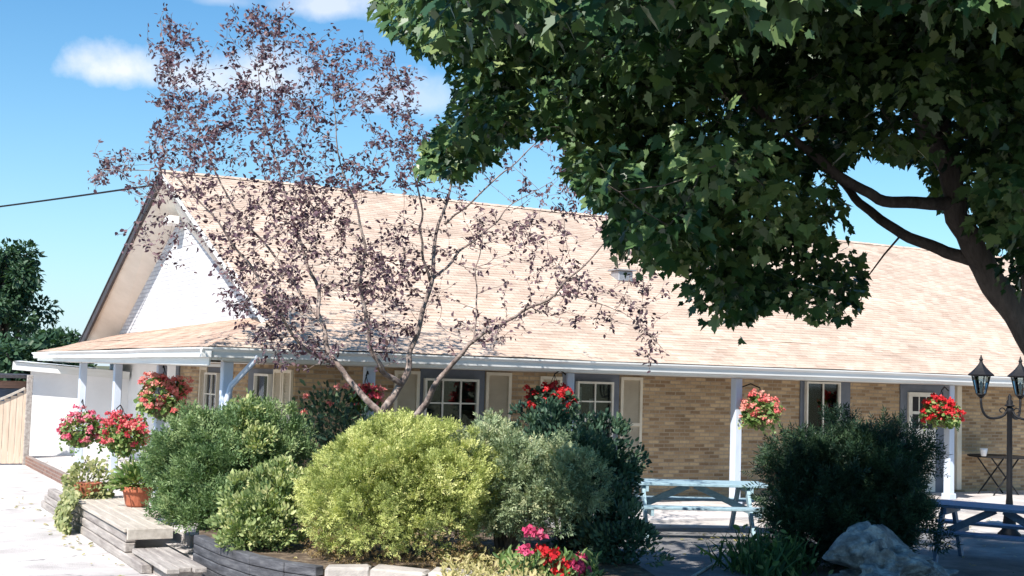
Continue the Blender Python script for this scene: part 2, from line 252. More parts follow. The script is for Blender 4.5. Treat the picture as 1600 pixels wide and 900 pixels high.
# ------------------------------------------------------------------ object helpers
def link(name, me, parent=None):
    o = bpy.data.objects.new(name, me); COL.objects.link(o)
    if parent is not None:
        o.parent = parent; o.matrix_parent_inverse = Matrix.Translation(parent.location).inverted() if parent.type == 'EMPTY' else Matrix()
    return o
def tag(o, label=None, cat=None, group=None, kind=None):
    if label: o['label'] = label
    if cat: o['category'] = cat
    if group: o['group'] = group
    if kind: o['kind'] = kind
    return o
def thing(name, loc, label, cat, group=None):
    o = bpy.data.objects.new(name, None); COL.objects.link(o); o.location = Vector(loc); o.empty_display_size = 0.2
    return tag(o, label, cat, group)
class MB:
    """collects shapes in world space; build() makes ONE mesh object"""
    def __init__(s): s.bm = bmesh.new()
    def box(s, x0, x1, y0, y1, z0, z1, mtx=None, bev=0.0):
        vs_ = [s.bm.verts.new(v) for v in ((x0, y0, z0), (x1, y0, z0), (x1, y1, z0), (x0, y1, z0), (x0, y0, z1), (x1, y0, z1), (x1, y1, z1), (x0, y1, z1))]
        if mtx is not None:
            for v in vs_: v.co = mtx @ v.co
        fs = [s.bm.faces.new([vs_[i] for i in f]) for f in ((0, 3, 2, 1), (4, 5, 6, 7), (0, 1, 5, 4), (1, 2, 6, 5), (2, 3, 7, 6), (3, 0, 4, 7))]
        if bev:
            es = list({e for f in fs for e in f.edges})
            bmesh.ops.bevel(s.bm, geom=es, offset=bev, segments=1, affect='EDGES', profile=0.5)
        return s
    def face(s, pts):
        s.bm.faces.new([s.bm.verts.new(tuple(p)) for p in pts]); return s
    def beam(s, a, b, w, h, up=(0, 0, 1), bev=0.0):
        a = Vector(a); b = Vector(b); d = (b - a); L = d.length; d.normalize()
        u = Vector(up); sd = d.cross(u)
        if sd.length < 1e-4: sd = d.cross(Vector((1, 0, 0)))
        sd.normalize(); u = sd.cross(d)
        m = Matrix(((d.x, sd.x, u.x, a.x), (d.y, sd.y, u.y, a.y), (d.z, sd.z, u.z, a.z), (0, 0, 0, 1)))
        return s.box(0, L, -w / 2, w / 2, -h / 2, h / 2, m, bev)
    def tube(s, pts, rad, n=8, cap=True):
        pts = [Vector(p) for p in pts]
        if not hasattr(rad, '__len__'): rad = [rad] * len(pts)
        rings = []; ref = None
        for i, p in enumerate(pts):
            d = (pts[min(i + 1, len(pts) - 1)] - pts[max(i - 1, 0)])
            if d.length < 1e-6: d = Vector((0, 0, 1))
            d.normalize()
            if ref is None: ref = d.orthogonal().normalized()
            ref = (ref - d * ref.dot(d))
            if ref.length < 1e-5: ref = d.orthogonal()
            ref.normalize(); q = d.cross(ref)
            rings.append([s.bm.verts.new(p + (ref * math.cos(2 * math.pi * k / n) + q * math.sin(2 * math.pi * k / n)) * rad[i]) for k in range(n)])
        for a, b in zip(rings, rings[1:]):
            for k in range(n): s.bm.faces.new((a[k], a[(k + 1) % n], b[(k + 1) % n], b[k]))
        if cap and n > 2:
            s.bm.faces.new(rings[0][::-1]); s.bm.faces.new(rings[-1])
        return s
    def lathe(s, c, prof, n=16, rot0=0.0):
        c = Vector(c); rings = []
        for r, z in prof:
            rings.append([s.bm.verts.new(c + Vector((r * math.cos(rot0 + 2 * math.pi * k / n), r * math.sin(rot0 + 2 * math.pi * k / n), z))) for k in range(n)])
        for a, b in zip(rings, rings[1:]):
            for k in range(n): s.bm.faces.new((a[k], a[(k + 1) % n], b[(k + 1) % n], b[k]))
        s.bm.faces.new(rings[0][::-1]); s.bm.faces.new(rings[-1]); return s
    def build(s, name, m, parent=None, smooth=False):
        me = bpy.data.meshes.new(name); s.bm.normal_update(); s.bm.to_mesh(me); s.bm.free()
        me.materials.append(m)
        if smooth: me.polygons.foreach_set('use_smooth', [True] * len(me.polygons))
        return link(name, me, parent)

def mesh_np(name, V, loops, starts, m, parent, tint=None, smooth=False):
    me = bpy.data.meshes.new(name)
    me.vertices.add(len(V)); me.vertices.foreach_set('co', np.asarray(V, np.float32).ravel())
    me.loops.add(len(loops)); me.loops.foreach_set('vertex_index', np.asarray(loops, np.int32))
    me.polygons.add(len(starts)); me.polygons.foreach_set('loop_start', np.asarray(starts, np.int32))
    if smooth: me.polygons.foreach_set('use_smooth', np.ones(len(starts), bool))
    me.update(calc_edges=True); me.validate()
    me.materials.append(m)
    if tint is not None:
        a = me.attributes.new('tint', 'FLOAT', 'POINT'); a.data.foreach_set('value', np.asarray(tint, np.float32))
    return link(name, me, parent)
def norm(a): return a / np.maximum(np.linalg.norm(a, axis=-1, keepdims=True), 1e-9)
def scatter(name, tmpl, P, axis, nrm, size, m, parent, tint=None, vary=0.0):
    """copies of a leaf template (verts, faces): y along axis, z along nrm -- all of one plant's leaves in one mesh"""
    tv, tf = tmpl; tv = np.asarray(tv, float); n = len(P)
    y = norm(axis); x = norm(np.cross(y, nrm)); z = np.cross(x, y)
    size = np.broadcast_to(size, (n,))
    sx_ = 1 + vary * rng.uniform(-1, 0.7, (n, 1, 1)); sz_ = 1 + vary * 5 * rng.uniform(-0.8, 1, (n, 1, 1))
    x = x[:, None, :] * sx_; z = z[:, None, :] * sz_
    V = P[:, None, :] + size[:, None, None] * (tv[None, :, 0:1] * x + tv[None, :, 1:2] * y[:, None, :] + tv[None, :, 2:3] * z)
    k = len(tv); lp = np.concatenate([np.array(f) for f in tf]); st = np.cumsum([0] + [len(f) for f in tf[:-1]])
    loops = (lp[None, :] + (np.arange(n) * k)[:, None]).ravel(); starts = (st[None, :] + (np.arange(n) * len(lp))[:, None]).ravel()
    if tint is None: tint = rng.random(n)
    return mesh_np(name, V.reshape(-1, 3), loops, starts, m, parent, np.repeat(tint, k))
def rdir(n): return norm(rng.normal(size=(n, 3)))

# leaf templates -------------------------------------------------------
def maple_leaf():
    half = [(0, 0), (0.14, -0.05), (0.37, -0.08), (0.33, 0.06), (0.52, 0.17), (0.46, 0.25), (0.63, 0.46), (0.45, 0.45), (0.37, 0.56), (0.22, 0.50), (0.23, 0.70), (0.12, 0.79), (0, 1.0)]
    v = []; f = []
    for s in (1, -1):
        b = len(v)
        for x, y in half: v.append((s * x, y, abs(x) * 0.28 - 0.12 * y * y))
        idx = list(range(b, b + len(half))); f.append(idx if s == 1 else idx[::-1])
    return v, f
def oval_leaf(w=0.5):
    v = [(0, 0, 0), (w * 0.5, 0.3, 0.08), (w * 0.42, 0.68, 0.05), (0, 1, -0.08), (-w * 0.42, 0.68, 0.05), (-w * 0.5, 0.3, 0.08), (0, 0.5, -0.02)]
    return v, [(0, 1, 2, 6), (6, 2, 3), (6, 3, 4), (0, 6, 4, 5)]
def spray(nb=7, length=1.0, spread=0.9, blade=0.42, w=0.06, lift=0.15):
    """a feathery conifer sprig: side blades along a shoot"""
    v = []; f = []
    def bl(p, ang, L, z):
        dx, dy = math.sin(ang), math.cos(ang); b = len(v)
        v.extend([(p[0], p[1], p[2]), (p[0] + dx * L * .5 + dy * w, p[1] + dy * L * .5 - dx * w, p[2] + z * .6), (p[0] + dx * L, p[1] + dy * L, p[2] + z), (p[0] + dx * L * .5 - dy * w, p[1] + dy * L * .5 + dx * w, p[2] + z * .6)])
        f.append((b, b + 1, b + 2, b + 3))
    for i in range(nb):
        t = i / nb; s = 1 if i % 2 else -1
        bl((0, t * length * 0.75, 0), s * spread * (1 - 0.4 * t), blade * (1 - 0.35 * t), lift * (1 if i % 3 else -1))
    bl((0, length * 0.6, 0), 0.0, 0.45, 0)
    return v, f
def needle_tuft(n=7, w=0.035):
    v = []; f = []
    r = random.Random(3)
    for i in range(n):
        a = 2 * math.pi * i / n; t = 0.55 + 0.25 * r.random(); b = len(v)
        d = Vector((math.cos(a) * t, 1.0, math.sin(a) * t)).normalized(); q = d.orthogonal().normalized() * w
        L = 0.8 + 0.3 * r.random()
        v.extend([(0, 0, 0), tuple(d * L * .5 + q), tuple(d * L), tuple(d * L * .5 - q)]); f.append((b, b + 1, b + 2, b + 3))
    return v, f
T_MAPLE, T_OVAL, T_SPRAY, T_TUFT = maple_leaf(), oval_leaf(), spray(), needle_tuft()
T_ROUND = oval_leaf(0.95); T_LONG = oval_leaf(0.32)
T_YEW = spray(10, 1.0, 1.05, 0.36, 0.035, 0.1)
T_PETAL = ([(0, 0, 0), (0.45, 0.5, 0.1), (0, 1, 0.0), (-0.45, 0.5, 0.1)], [(0, 1, 2, 3)])

# ------------------------------------------------------------------ the setting
def sheet(name, pts, z, m, sub=0):
    b = MB(); b.face([(x, y, z) for x, y in pts]); o = b.build(name, m); return tag(o, kind='structure')
sheet('ground', [(-900, -900), (900, -900), (900, 1200), (-900, 1200)], -0.03, M['earth'])
sheet('driveway', [(-9, 6), (6.9, 9.6), (4.6, 13.0), (4.6, 30.6), (3.6, 60), (-9, 60)], 0.0, M['concrete'])
sheet('unseen_dark_ground', [(-80, -14), (80, -14), (80, 6.4), (6.9, 9.4), (-9, 5.9), (-80, 5.0)], -0.01, M['unseen_ground'])  # unseen dark ground in front, added to cut light bouncing upwards
pb = MB(); pb.box(4.34, 40, 16.3, 31.0, -0.02, 0.15, bev=0.012); tag(pb.build('porch_floor', M['concrete']), kind='structure')
pb = MB(); pb.box(7.0, 40, 8.2, 16.29, -0.02, 0.10, bev=0.012); tag(pb.build('patio', M['patio']), kind='structure')
shade_outline = [at_z(930, 838, 0)[:2], at_z(1180, 835, 0)[:2], at_z(1480, 842, 0)[:2], at_z(1750, 850, 0)[:2], (16.0, 8.3), (7.6, 8.3), (7.4, 10.5)]
sheet('shade_sheet', [tuple(q_) for q_ in shade_outline], 0.105, M['shade_sheet'])  # tree shade on the patio painted as a darker sheet
kb = MB(); kb.box(4.25, 4.335, 18.8, 30.45, -0.02, 0.21); kb = kb.build('kerb_edging', M['red_base'])
tag(kb, 'low brown brick edging along the porch floor beside the driveway', 'edging')

# ------------------------------------------------------------------ the brick building
YW, YE, YP = 19.0, 17.4, 17.75           # front wall, front eave, front posts
XG, XE, XP, XR = 6.6, 4.77, 5.14, 6.0    # gable wall, left eave, left posts, rake edge
XEND = 36.0; YBACK = 33.2; ZR = 6.27; YR = 25.87
bld = thing('brick_building', (XG, YW, 0.15), 'long low tan brick building with shingled gable roof and a wrap-around porch', 'building')
w = MB(); w.box(XG, XEND, YW, YW + 0.2, 0.15, 2.75); w.build('front_wall', M['brick'], bld)
w = MB(); w.box(XG + 0.001, XG + 0.2, YW + 0.201, 26.1, 0.15, 2.9); w.build('side_wall', M['brick_side'], bld)
w = MB(); w.box(XG, XG + 0.2, 26.35, YBACK, 0.15, 2.9); w.build('white_side_wall', M['white_wall'], bld)
w = MB(); w.box(XG - 0.03, XG + 0.2, 26.102, 26.348, 0.15, 2.9); w.build('corner_trim', M['blue'], bld)
w = MB(); w.box(XG - 0.02, XEND, YW + 13.9, YW + 14.1, 0.15, 2.75); w.build('back_wall', M['white_wall'], bld)
# gable triangle, white painted brick; its top sits below the boxed soffit
g = MB()
tri = [(XG, 19.9, 2.9), (XG, YBACK - 0.1, 2.9), (XG, YBACK - 0.9, 3.10), (XG, 26.75, 5.42), (XG, 21.1, 3.28)]
g.face(tri[::-1]); g.face([(XG + 0.15, y, z) for _, y, z in tri]); g.build('gable_wall', M['white_brick'], bld)
# boxed soffits between the rake boards and the gable wall
apex = (XR + 0.03, YR, ZR - 0.22); lf = (XR + 0.03, 33.7, 2.86); rf = (XR + 0.03, 18.7, 2.93)
wa = (XG, 26.75, 5.42); wl = (XG, 32.35, 3.02); wr = (XG, 20.7, 3.10)
s_ = MB(); s_.face([apex, lf, wl, wa]); s_.face([rf, apex, wa, wr]); s_.build('gable_soffit', M['cream'], bld)

def courses(mb, a0, a1, b0, b1, n, lip=0.006):
    """n overlapping shingle courses between eave edge a0-a1 and upper edge b0-b1"""
    a0, a1, b0, b1 = map(Vector, (a0, a1, b0, b1))
    nrm = (a1 - a0).cross(b0 - a0).normalized()
    if nrm.z < 0: nrm = -nrm
    for i in range(n):
        t0, t1 = i / n, (i + 1) / n
        p0 = a0.lerp(b0, t0) + nrm * lip; p1 = a1.lerp(b1, t0) + nrm * lip
        q0 = a0.lerp(b0, t1); q1 = a1.lerp(b1, t1)
        segs = max(1, int((p1 - p0).length / 1.3))
        for k in range(segs):
            u0, u1 = k / segs, (k + 1) / segs
            wv = lambda u, tt: nrm * (0.006 * math.sin(u * 61 + tt * 17) + 0.005 * math.sin(u * 23 - tt * 9))
            c = [p0.lerp(p1, u0) + wv(u0, t0), p0.lerp(p1, u1) + wv(u1, t0), q0.lerp(q1, u1) + wv(u1, t1), q0.lerp(q1, u0) + wv(u0, t1)]
            mb.face(c)
            mb.face([a0.lerp(b0, t0).lerp(a1.lerp(b1, t0), u0) + wv(u0, t0), a0.lerp(b0, t0).lerp(a1.lerp(b1, t0), u1) + wv(u1, t0), c[1], c[0]])
ZE = 2.60
def zf(y):   # main front slope
    return 3.10 + (y - 18.74) * (ZR - 3.10) / (YR - 18.74)
r = MB()
courses(r, (XR - 0.06, 18.74, 3.10), (XEND, 18.74, 3.10), (XR - 0.06, YR, ZR), (XEND, YR, ZR), 58)
courses(r, (XE + 1.25, YE, ZE), (XEND, YE, ZE), (XE + 1.25, 18.80, 3.1235), (XEND, 18.80, 3.1235), 11)
mr = r.build('main_roof', M['roof'], bld)
r = MB(); courses(r, (XEND, 34.0, 2.75), (XR, 34.0, 2.75), (XEND, YR, ZR - 0.001), (XR, YR, ZR - 0.001), 40); r.build('rear_roof', M['roof'], bld)
rc = MB()
sf = (ZR - 3.10) / (YR - 18.74); sb = (ZR - 2.75) / (34.0 - YR)
for k in range(100):
    x0 = XR - 0.04 + k * 0.3; h0, h1 = 0.016, 0.024
    rc.face([(x0, YR - 0.15, ZR - 0.15 * sf + h0), (x0 + 0.31, YR - 0.15, ZR - 0.15 * sf + h1), (x0 + 0.31, YR, ZR + h1), (x0, YR, ZR + h0)])
    rc.face([(x0, YR, ZR + h0), (x0 + 0.31, YR, ZR + h1), (x0 + 0.31, YR + 0.15, ZR - 0.15 * sb + h1), (x0, YR + 0.15, ZR - 0.15 * sb + h0)])
rc.build('ridge_cap', M['roof'], bld)
# porch roof: hip at the corner, left side running back along the gable
ZPW = 3.18
p = MB()
courses(p, (XE, 32.9, 2.55), (XE, YE, ZE), (XG + 0.05, 31.4, 3.07), (XG + 0.05, YE + 1.75, 3.22), 14)
p.build('porch_roof', M['roof_side'], bld)
p = MB(); courses(p, (XE, YE, ZE), (XE + 1.26, YE, ZE), (XE + 1.20, YE + 1.18, 3.03), (XE + 1.27, YE + 1.18, 3.05), 11)
p.build('hip_roof', M['roof'], bld)
p = MB(); p.face([(XE, 32.9, 2.55), (XG + 0.05, 31.4, 3.07), (XG + 0.05, 33.4, 2.6)]); p.build('porch_roof_end', M['roof_side'], bld)
# rake boards
k = MB()
k.beam((XR - 0.005, 18.66, 2.99), (XR - 0.005, YR - 0.05, ZR - 0.10), 0.05, 0.13)
k.build('rake_board', M['white'], bld)
k = MB(); k.beam((XR - 0.006, YR + 0.06, ZR - 0.10), (XR - 0.006, 34.0, 2.70), 0.06, 0.2); k.beam((XR - 0.01, YR - 0.02, ZR + 0.02), (XR - 0.01, 34.0, 2.82), 0.10, 0.03)
k.build('rake_board', M['dark_trim'], bld)
# gutters, fascia and flat porch soffits
def gutter(a, b, side):
    a = Vector(a); b = Vector(b); d = (b - a).normalized(); o = Vector(side)
    prof = [(0.0, -0.135), (0.075, -0.135), (0.085, -0.06), (0.125, -0.02), (0.125, 0.0), (0.112, 0.0), (0.11, -0.015), (0.0, -0.02)]
    m_ = MB(); nseg = max(2, int((b - a).length / 3)); rings = []
    for i in range(nseg + 1):
        q = a.lerp(b, i / nseg) + Vector((0, 0, 0.006 * math.sin(i * 2.1)))
        rings.append([m_.bm.verts.new(q + o * x + Vector((0, 0, z))) for x, z in prof])
    for r0, r1 in zip(rings, rings[1:]):
        for j in range(len(prof)): m_.bm.faces.new((r0[j], r0[(j + 1) % len(prof)], r1[(j + 1) % len(prof)], r1[j]))
    m_.bm.faces.new(rings[0][::-1]); m_.bm.faces.new(rings[-1]); return m_
gutter((XE - 0.1, YE + 0.03, ZE - 0.022), (XEND, YE + 0.03, ZE + 0.0), (0, -1, 0)).build('gutter', M['white'], bld)
gutter((XE + 0.03, YE - 0.08, ZE - 0.022), (XE + 0.03, 33.0, 2.53), (-1, 0, 0)).build('gutter', M['white'], bld)
f_ = MB(); f_.box(XE + 0.035, XEND, YE + 0.035, YE + 0.06, 2.405, ZE - 0.012); f_.box(XE + 0.035, XE + 0.06, YE + 0.062, 32.9, 2.33, 2.53)
f_.build('fascia', M['white'], bld)
f_ = MB(); f_.face([(XE + 0.05, YE + 0.05, 2.412), (XEND, YE + 0.05, 2.412), (XEND, YW, 2.412), (XE + 0.05, YW, 2.412)])
f_.face([(XE + 0.05, YW + 0.001, 2.383), (XG, YW + 0.001, 2.383), (XG, 32.9, 2.35), (XE + 0.05, 32.9, 2.35)]); f_.build('porch_soffit', M['cream'], bld)
f_ = MB(); f_.box(XP - 0.07, XEND, YP - 0.05, YP + 0.05, 2.385, 2.409); f_.box(XP - 0.05, XP + 0.05, YP + 0.052, 32.4, 2.31, 2.35); f_.build('porch_beam', M['white'], bld)
d_ = MB(); d_.face([(XE + 0.02, YE + 0.0, ZE - 0.012), (XEND, YE, ZE - 0.012), (XEND, YE + 0.05, ZE - 0.005), (XE + 0.02, YE + 0.05, ZE - 0.005)]); d_.build('drip_edge', M['dark_trim'], bld)
# posts
front_x = [5.15, 7.33, 10.84, 14.33, 19.64, 24.6]
left_y = [21.55, 25.05, 28.65]
for x in front_x:
    q = MB(); q.box(x - 0.075, x + 0.075, YP - 0.075, YP + 0.075, 0.15, 2.385, bev=0.012); q.box(x - 0.10, x + 0.10, YP - 0.10, YP + 0.10, 0.15, 0.27, bev=0.01); q.build('porch_post', M['post'], bld)
for y in left_y:
    q = MB(); q.box(XP - 0.075, XP + 0.075, y - 0.075, y + 0.075, 0.15, 2.31, bev=0.012); q.box(XP - 0.10, XP + 0.10, y - 0.10, y + 0.10, 0.15, 0.27, bev=0.01); q.build('porch_post', M['post'], bld)

# windows, shutters, door --------------------------------------------------
def P_front(u, d, z): return (u, YW - d, z)
def P_side(u, d, z): return (XG - d, u, z)
def bx(mb, fn, u0, u1, d0, d1, z0, z1, bev=0.0):
    a = fn(u0, d0, z0); b = fn(u1, d1, z1)
    mb.box(min(a[0], b[0]), max(a[0], b[0]), min(a[1], b[1]), max(a[1], b[1]), min(a[2], b[2]), max(a[2], b[2]), bev=bev)
def surround(fn, u0, u1, z0, z1, m='blue'):
    q = MB(); bx(q, fn, u0, u1, 0.0, 0.025, z0, z1); q.build('window_surround', M[m], bld)
def window(fn, u0, u1, z0, z1, cols, rows, sash=None, curtain=None, name='window', fm='frame', sill=True):
    t = 0.038
    q = MB()
    bx(q, fn, u0, u0 + t, 0.026, 0.10, z0, z1); bx(q, fn, u1 - t, u1, 0.026, 0.10, z0, z1)
    bx(q, fn, u0 + t, u1 - t, 0.026, 0.10, z0, z0 + t); bx(q, fn, u0 + t, u1 - t, 0.026, 0.10, z1 - t, z1)
    for i in range(1, cols):
        x = u0 + (u1 - u0) * i / cols; bx(q, fn, x - 0.012, x + 0.012, 0.06, 0.088, z0 + t, z1 - t)
    for i in range(1, rows):
        z = z0 + (z1 - z0) * i / rows; bx(q, fn, u0 + t, u1 - t, 0.0615, 0.0865, z - 0.012, z + 0.012)
    if sash: bx(q, fn, u0 + t, u1 - t, 0.055, 0.092, sash - 0.03, sash + 0.03)
    o = q.build(name, M[fm], bld)
    q = MB(); bx(q, fn, u0 + t, u1 - t, 0.026, 0.03, z0 + t, z1 - t); q.build('dark_interior', M['dark_room'], o)
    q = MB(); bx(q, fn, u0 + t - 0.004, u1 - t + 0.004, 0.05, 0.0535, z0 + t - 0.004, z1 - t + 0.004); q.build('pane', M['glass'], o)
    if curtain:
        for c0, c1, cz0, cz1 in curtain:
            q = MB()
            n = max(4, int((c1 - c0) / 0.03)); 
            for i in range(n):
                a, b = c0 + (c1 - c0) * i / n, c0 + (c1 - c0) * (i + 1) / n
                da, db = 0.036 + 0.006 * (i % 2), 0.036 + 0.006 * ((i + 1) % 2)
                q.face([fn(a, da, cz0), fn(b, db, cz0), fn(b, db, cz1), fn(a, da, cz1)])
            q.build('curtain', M['curtain'], o)
    if sill:
        q = MB(); bx(q, fn, u0 - 0.04, u1 + 0.04, 0.026, 0.13, z0 - 0.05, z0 - 0.002, bev=0.006); q.build('sill', M[fm], o)
    return o
def shutter(fn, u0, u1, z0, z1, mid=None):
    q = MB(); t = 0.055; mid = mid or z0 + (z1 - z0) * 0.58
    bx(q, fn, u0, u0 + t, 0.003, 0.045, z0, z1); bx(q, fn, u1 - t, u1, 0.003, 0.045, z0, z1)
    for z in (z0, mid - 0.03, z1 - t): bx(q, fn, u0 + t, u1 - t, 0.003, 0.044, z, z + t)
    o = q.build('shutter', M['shutter_frame'], bld)
    q = MB()
    for a, b in ((z0 + t, mid - 0.03), (mid - 0.03 + t, z1 - t)):
        n = max(3, int((b - a) / 0.045))
        for i in range(n):
            za = a + (b - a) * i / n; zb = a + (b - a) * (i + 1) / n
            q.face([fn(u0 + t, 0.03, za), fn(u1 - t, 0.03, za), fn(u1 - t, 0.008, zb), fn(u0 + t, 0.008, zb)])
    q.build('louvre', M['shutter'], o)
# left big window with two shutters
surround(P_front, 8.74, 9.94, 0.7, 2.38)
window(P_front, 8.80, 9.80, 1.42, 2.23, 3, 2)
shutter(P_front, 8.28, 8.73, 0.5, 2.34, 1.40); shutter(P_front, 9.96, 10.45, 0.5, 2.36, 1.42)
# second window, sash, curtain, two shutters
surround(P_front, 11.47, 12.66, 0.7, 2.382)
window(P_front, 11.74, 12.50, 0.85, 2.25, 2, 4, sash=1.58, curtain=[(12.02, 12.14, 0.92, 1.95), (11.80, 11.86, 0.92, 2.15)])
shutter(P_front, 11.02, 11.46, 0.5, 2.32, 1.45); shutter(P_front, 12.69, 13.16, 0.5, 2.35, 1.50)
# dark sliding window
surround(P_front, 16.90, 18.20, 1.0, 2.382)
window(P_front, 17.0, 17.88, 1.35, 2.375, 2, 1, curtain=[(17.08, 17.40, 1.62, 1.70), (17.46, 17.66, 1.60, 1.68)])
# door with small panes
surround(P_front, 19.58, 21.0, 0.15, 2.383)
door = MB(); bx(door, P_front, 19.78, 20.55, 0.026, 0.07, 0.17, 2.22); door = door.build('door', M['frame'], bld)
for i in range(3):
    for j in range(2):
        a = 19.88 + i * 0.205; z = 1.98 - j * 0.36
        q = MB(); bx(q, P_front, a, a + 0.165, 0.071, 0.076, z - 0.15, z + 0.15); q.build('pane', M['dark_room'], door)
q = MB(); bx(q, P_front, 19.90, 20.43, 0.071, 0.078, 0.35, 1.1); q.build('panel', M['shutter_frame'], door)
q = MB(); q.tube([P_front(20.48, 0.07, 1.1), P_front(20.48, 0.13, 1.1)], [0.02, 0.03], 10); q.build('handle', M['iron'], door)
window(P_front, 24.0, 25.4, 1.2, 2.2, 3, 2); window(P_front, 28.0, 29.4, 1.2, 2.2, 3, 2)
# side (gable) wall: window, shutters, tall glazed door
surround(P_side, 23.0, 23.92, 0.8, 2.3); window(P_side, 23.05, 23.88, 1.0, 2.2, 2, 3)
shutter(P_side, 23.94, 24.45, 0.5, 2.3); shutter(P_side, 22.45, 22.95, 0.5, 2.3)
surround(P_side, 19.98, 21.35, 0.16, 2.3); window(P_side, 20.03, 20.80, 0.5, 2.22, 1, 2)
shutter(P_side, 19.52, 19.95, 0.3, 2.3); shutter(P_side, 19.06, 19.48, 0.3, 2.3)
# downspouts
q = MB(); q.tube([(5.45, YE - 0.02, 2.5), (5.42, YE + 0.02, 2.38), (5.18, YP - 0.14, 2.05), (5.13, YP - 0.13, 1.85), (5.13, YP - 0.13, 0.3), (5.05, YP - 0.3, 0.2)], 0.042, 10)
q.build('downspout', M['post'], bld, smooth=True)
q = MB(); q.box(21.17, 21.31, YW - 0.09, YW - 0.002, 0.2, 2.384, bev=0.012); q.build('downspout', M['shutter_frame'], bld)
# roof vent and gable floodlight
q = MB(); vy = 21.55; q.box(14.2, 14.55, vy - 0.15, vy + 0.15, zf(vy) - 0.05, zf(vy) + 0.16, bev=0.015); q.box(14.15, 14.60, vy - 0.2, vy + 0.2, zf(vy) + 0.162, zf(vy) + 0.19, bev=0.008); q.build('roof_vent', M['metal_vent'], bld)
q = MB(); fl = at_x(268, 346, XG - 0.25); q.box(fl[0] - 0.12, fl[0] + 0.12, fl[1] - 0.22, fl[1] + 0.2, fl[2] - 0.08, fl[2] + 0.10, bev=0.02); q.tube([(XG - 0.3, fl[1] + 0.1, fl[2]), (XG + 0.05, fl[1] + 0.35, fl[2] - 0.08)], 0.03, 8); q.build('floodlight', M['white'], bld)

# ------------------------------------------------------------------ white annex, gate, shed, wire
ax = thing('white_annex', (4.4, 30.9, 0.1), 'low white rendered outbuilding with a shallow white fascia beside the wooden gate', 'outbuilding')
q = MB(); q.face([(4.38, 30.9, 0.12), (6.6, 30.9, 0.12), (6.6, 30.9, 1.98), (4.38, 30.9, 2.12)]); q.face([(5.25, 36, 0.0), (4.38, 30.9, 0.12), (4.38, 30.9, 2.12), (5.25, 36, 2.12)])
q.build('wall', M['white_wall'], ax)
q = MB(); q.beam((3.95, 30.62, 2.20), (6.55, 30.62, 2.04), 0.04, 0.18); q.build('fascia', M['white'], ax)
q = MB(); q.face([(3.95, 30.55, 2.30), (6.58, 30.55, 2.14), (6.58, 36.2, 2.2), (4.85, 36.2, 2.32)]); q.face([(3.95, 30.6, 2.11), (6.55, 30.6, 1.95), (6.55, 30.9, 1.95), (3.95, 30.9, 2.11)]); q.build('roof', M['white'], ax)
gt = thing('wooden_gate', (3.5, 30.1, 0), 'tan plank gate with a sweeping curved top left of the white outbuilding', 'gate')
q = MB(); x = 2.3
while x < 4.15:
    u = (x - 2.3) / 1.85; zt = 1.12 + 0.72 * max(0, u - 0.15) ** 1.6
    q.box(x, x + 0.125, 30.1, 30.125, 0.03, zt, bev=0.004); x += 0.132
q.build('planks', M['gate_wood'], gt)
q = MB(); pr = None
for i in range(15):
    u = i / 14; xx = 2.3 + 1.87 * u; zt = 1.15 + 0.72 * max(0, u - 0.15) ** 1.6
    if pr: q.beam(pr, (xx, 30.1, zt), 0.08, 0.05)
    pr = (xx, 30.1, zt)
q.build('top_rail', M['timber_pale'], gt)
q = MB(); q.box(4.2, 4.32, 30.02, 30.14, 0.0, 2.0, bev=0.008); q.build('gate_post', M['timber_grey'], gt)
sh = thing('garden_shed', (3.5, 37, 0), 'dark low shed with a tan board band seen over the wooden gate', 'shed')
q = MB(); q.box(1.5, 5.2, 37, 40, 0, 1.55); q.build('wall', M['shed_dark'], sh)
q = MB(); q.box(1.45, 5.25, 36.95, 36.99, 1.56, 1.76); q.build('board_band', M['shed'], sh)
q = MB(); q.box(1.3, 5.5, 36.7, 40.3, 1.84, 1.93); q.build('roof', M['dark_trim'], sh)
wire = MB(); a = Vector(pt(-500, 375, 40)); b = Vector((XR, YR + 0.3, ZR - 0.25))
wire.tube([a.lerp(b, i / 24) - Vector((0, 0, 0.12 * 4 * (i / 24) * (1 - i / 24))) for i in range(25)], 0.02, 6); wire = wire.build('overhead_wire', M['iron'])
tag(wire, 'thin dark overhead cable running to the peak of the gable', 'cable')

# ------------------------------------------------------------------ timber steps, bed wall, edging
st = thing('timber_steps', (3.6, 17, 0), 'weathered timber landing and step beside the driveway', 'steps')
q = MB()
for i in range(3):
    q.box(3.30 + 0.006 * i, 3.43 + 0.006 * i, 15.25 - (0.9 if i == 0 else 0), 21.4 - 0.25 * i, 0.0 + 0.115 * i, 0.108 + 0.115 * i, bev=0.012)
q.build('side_timbers', M['timber_grey'], st)
q = MB(); x = 3.28
for i in range(6):
    q.box(x, x + 0.135, 15.2 + (0.0, .01, -.012, .006, 1.3, 1.32)[i], 19.0, 0.352, 0.40, bev=0.006); x += 0.141
q.build('landing_boards', M['timber_pale'], st)
q = MB(); q.box(3.31, 3.84, 15.14, 15.18, 0.27, 0.396, bev=0.005); q.build('front_board', M['timber_pale'], st)
q = MB(); x = 3.36
for i in range(3):
    q.box(x, x + 0.138, 13.45 + 0.08 * (i % 2), 15.1, 0.13, 0.18, bev=0.006); x += 0.145
q.box(3.44, 3.78, 13.6, 15.0, 0.0, 0.128); q.build('lower_step', M['timber_grey'], st)

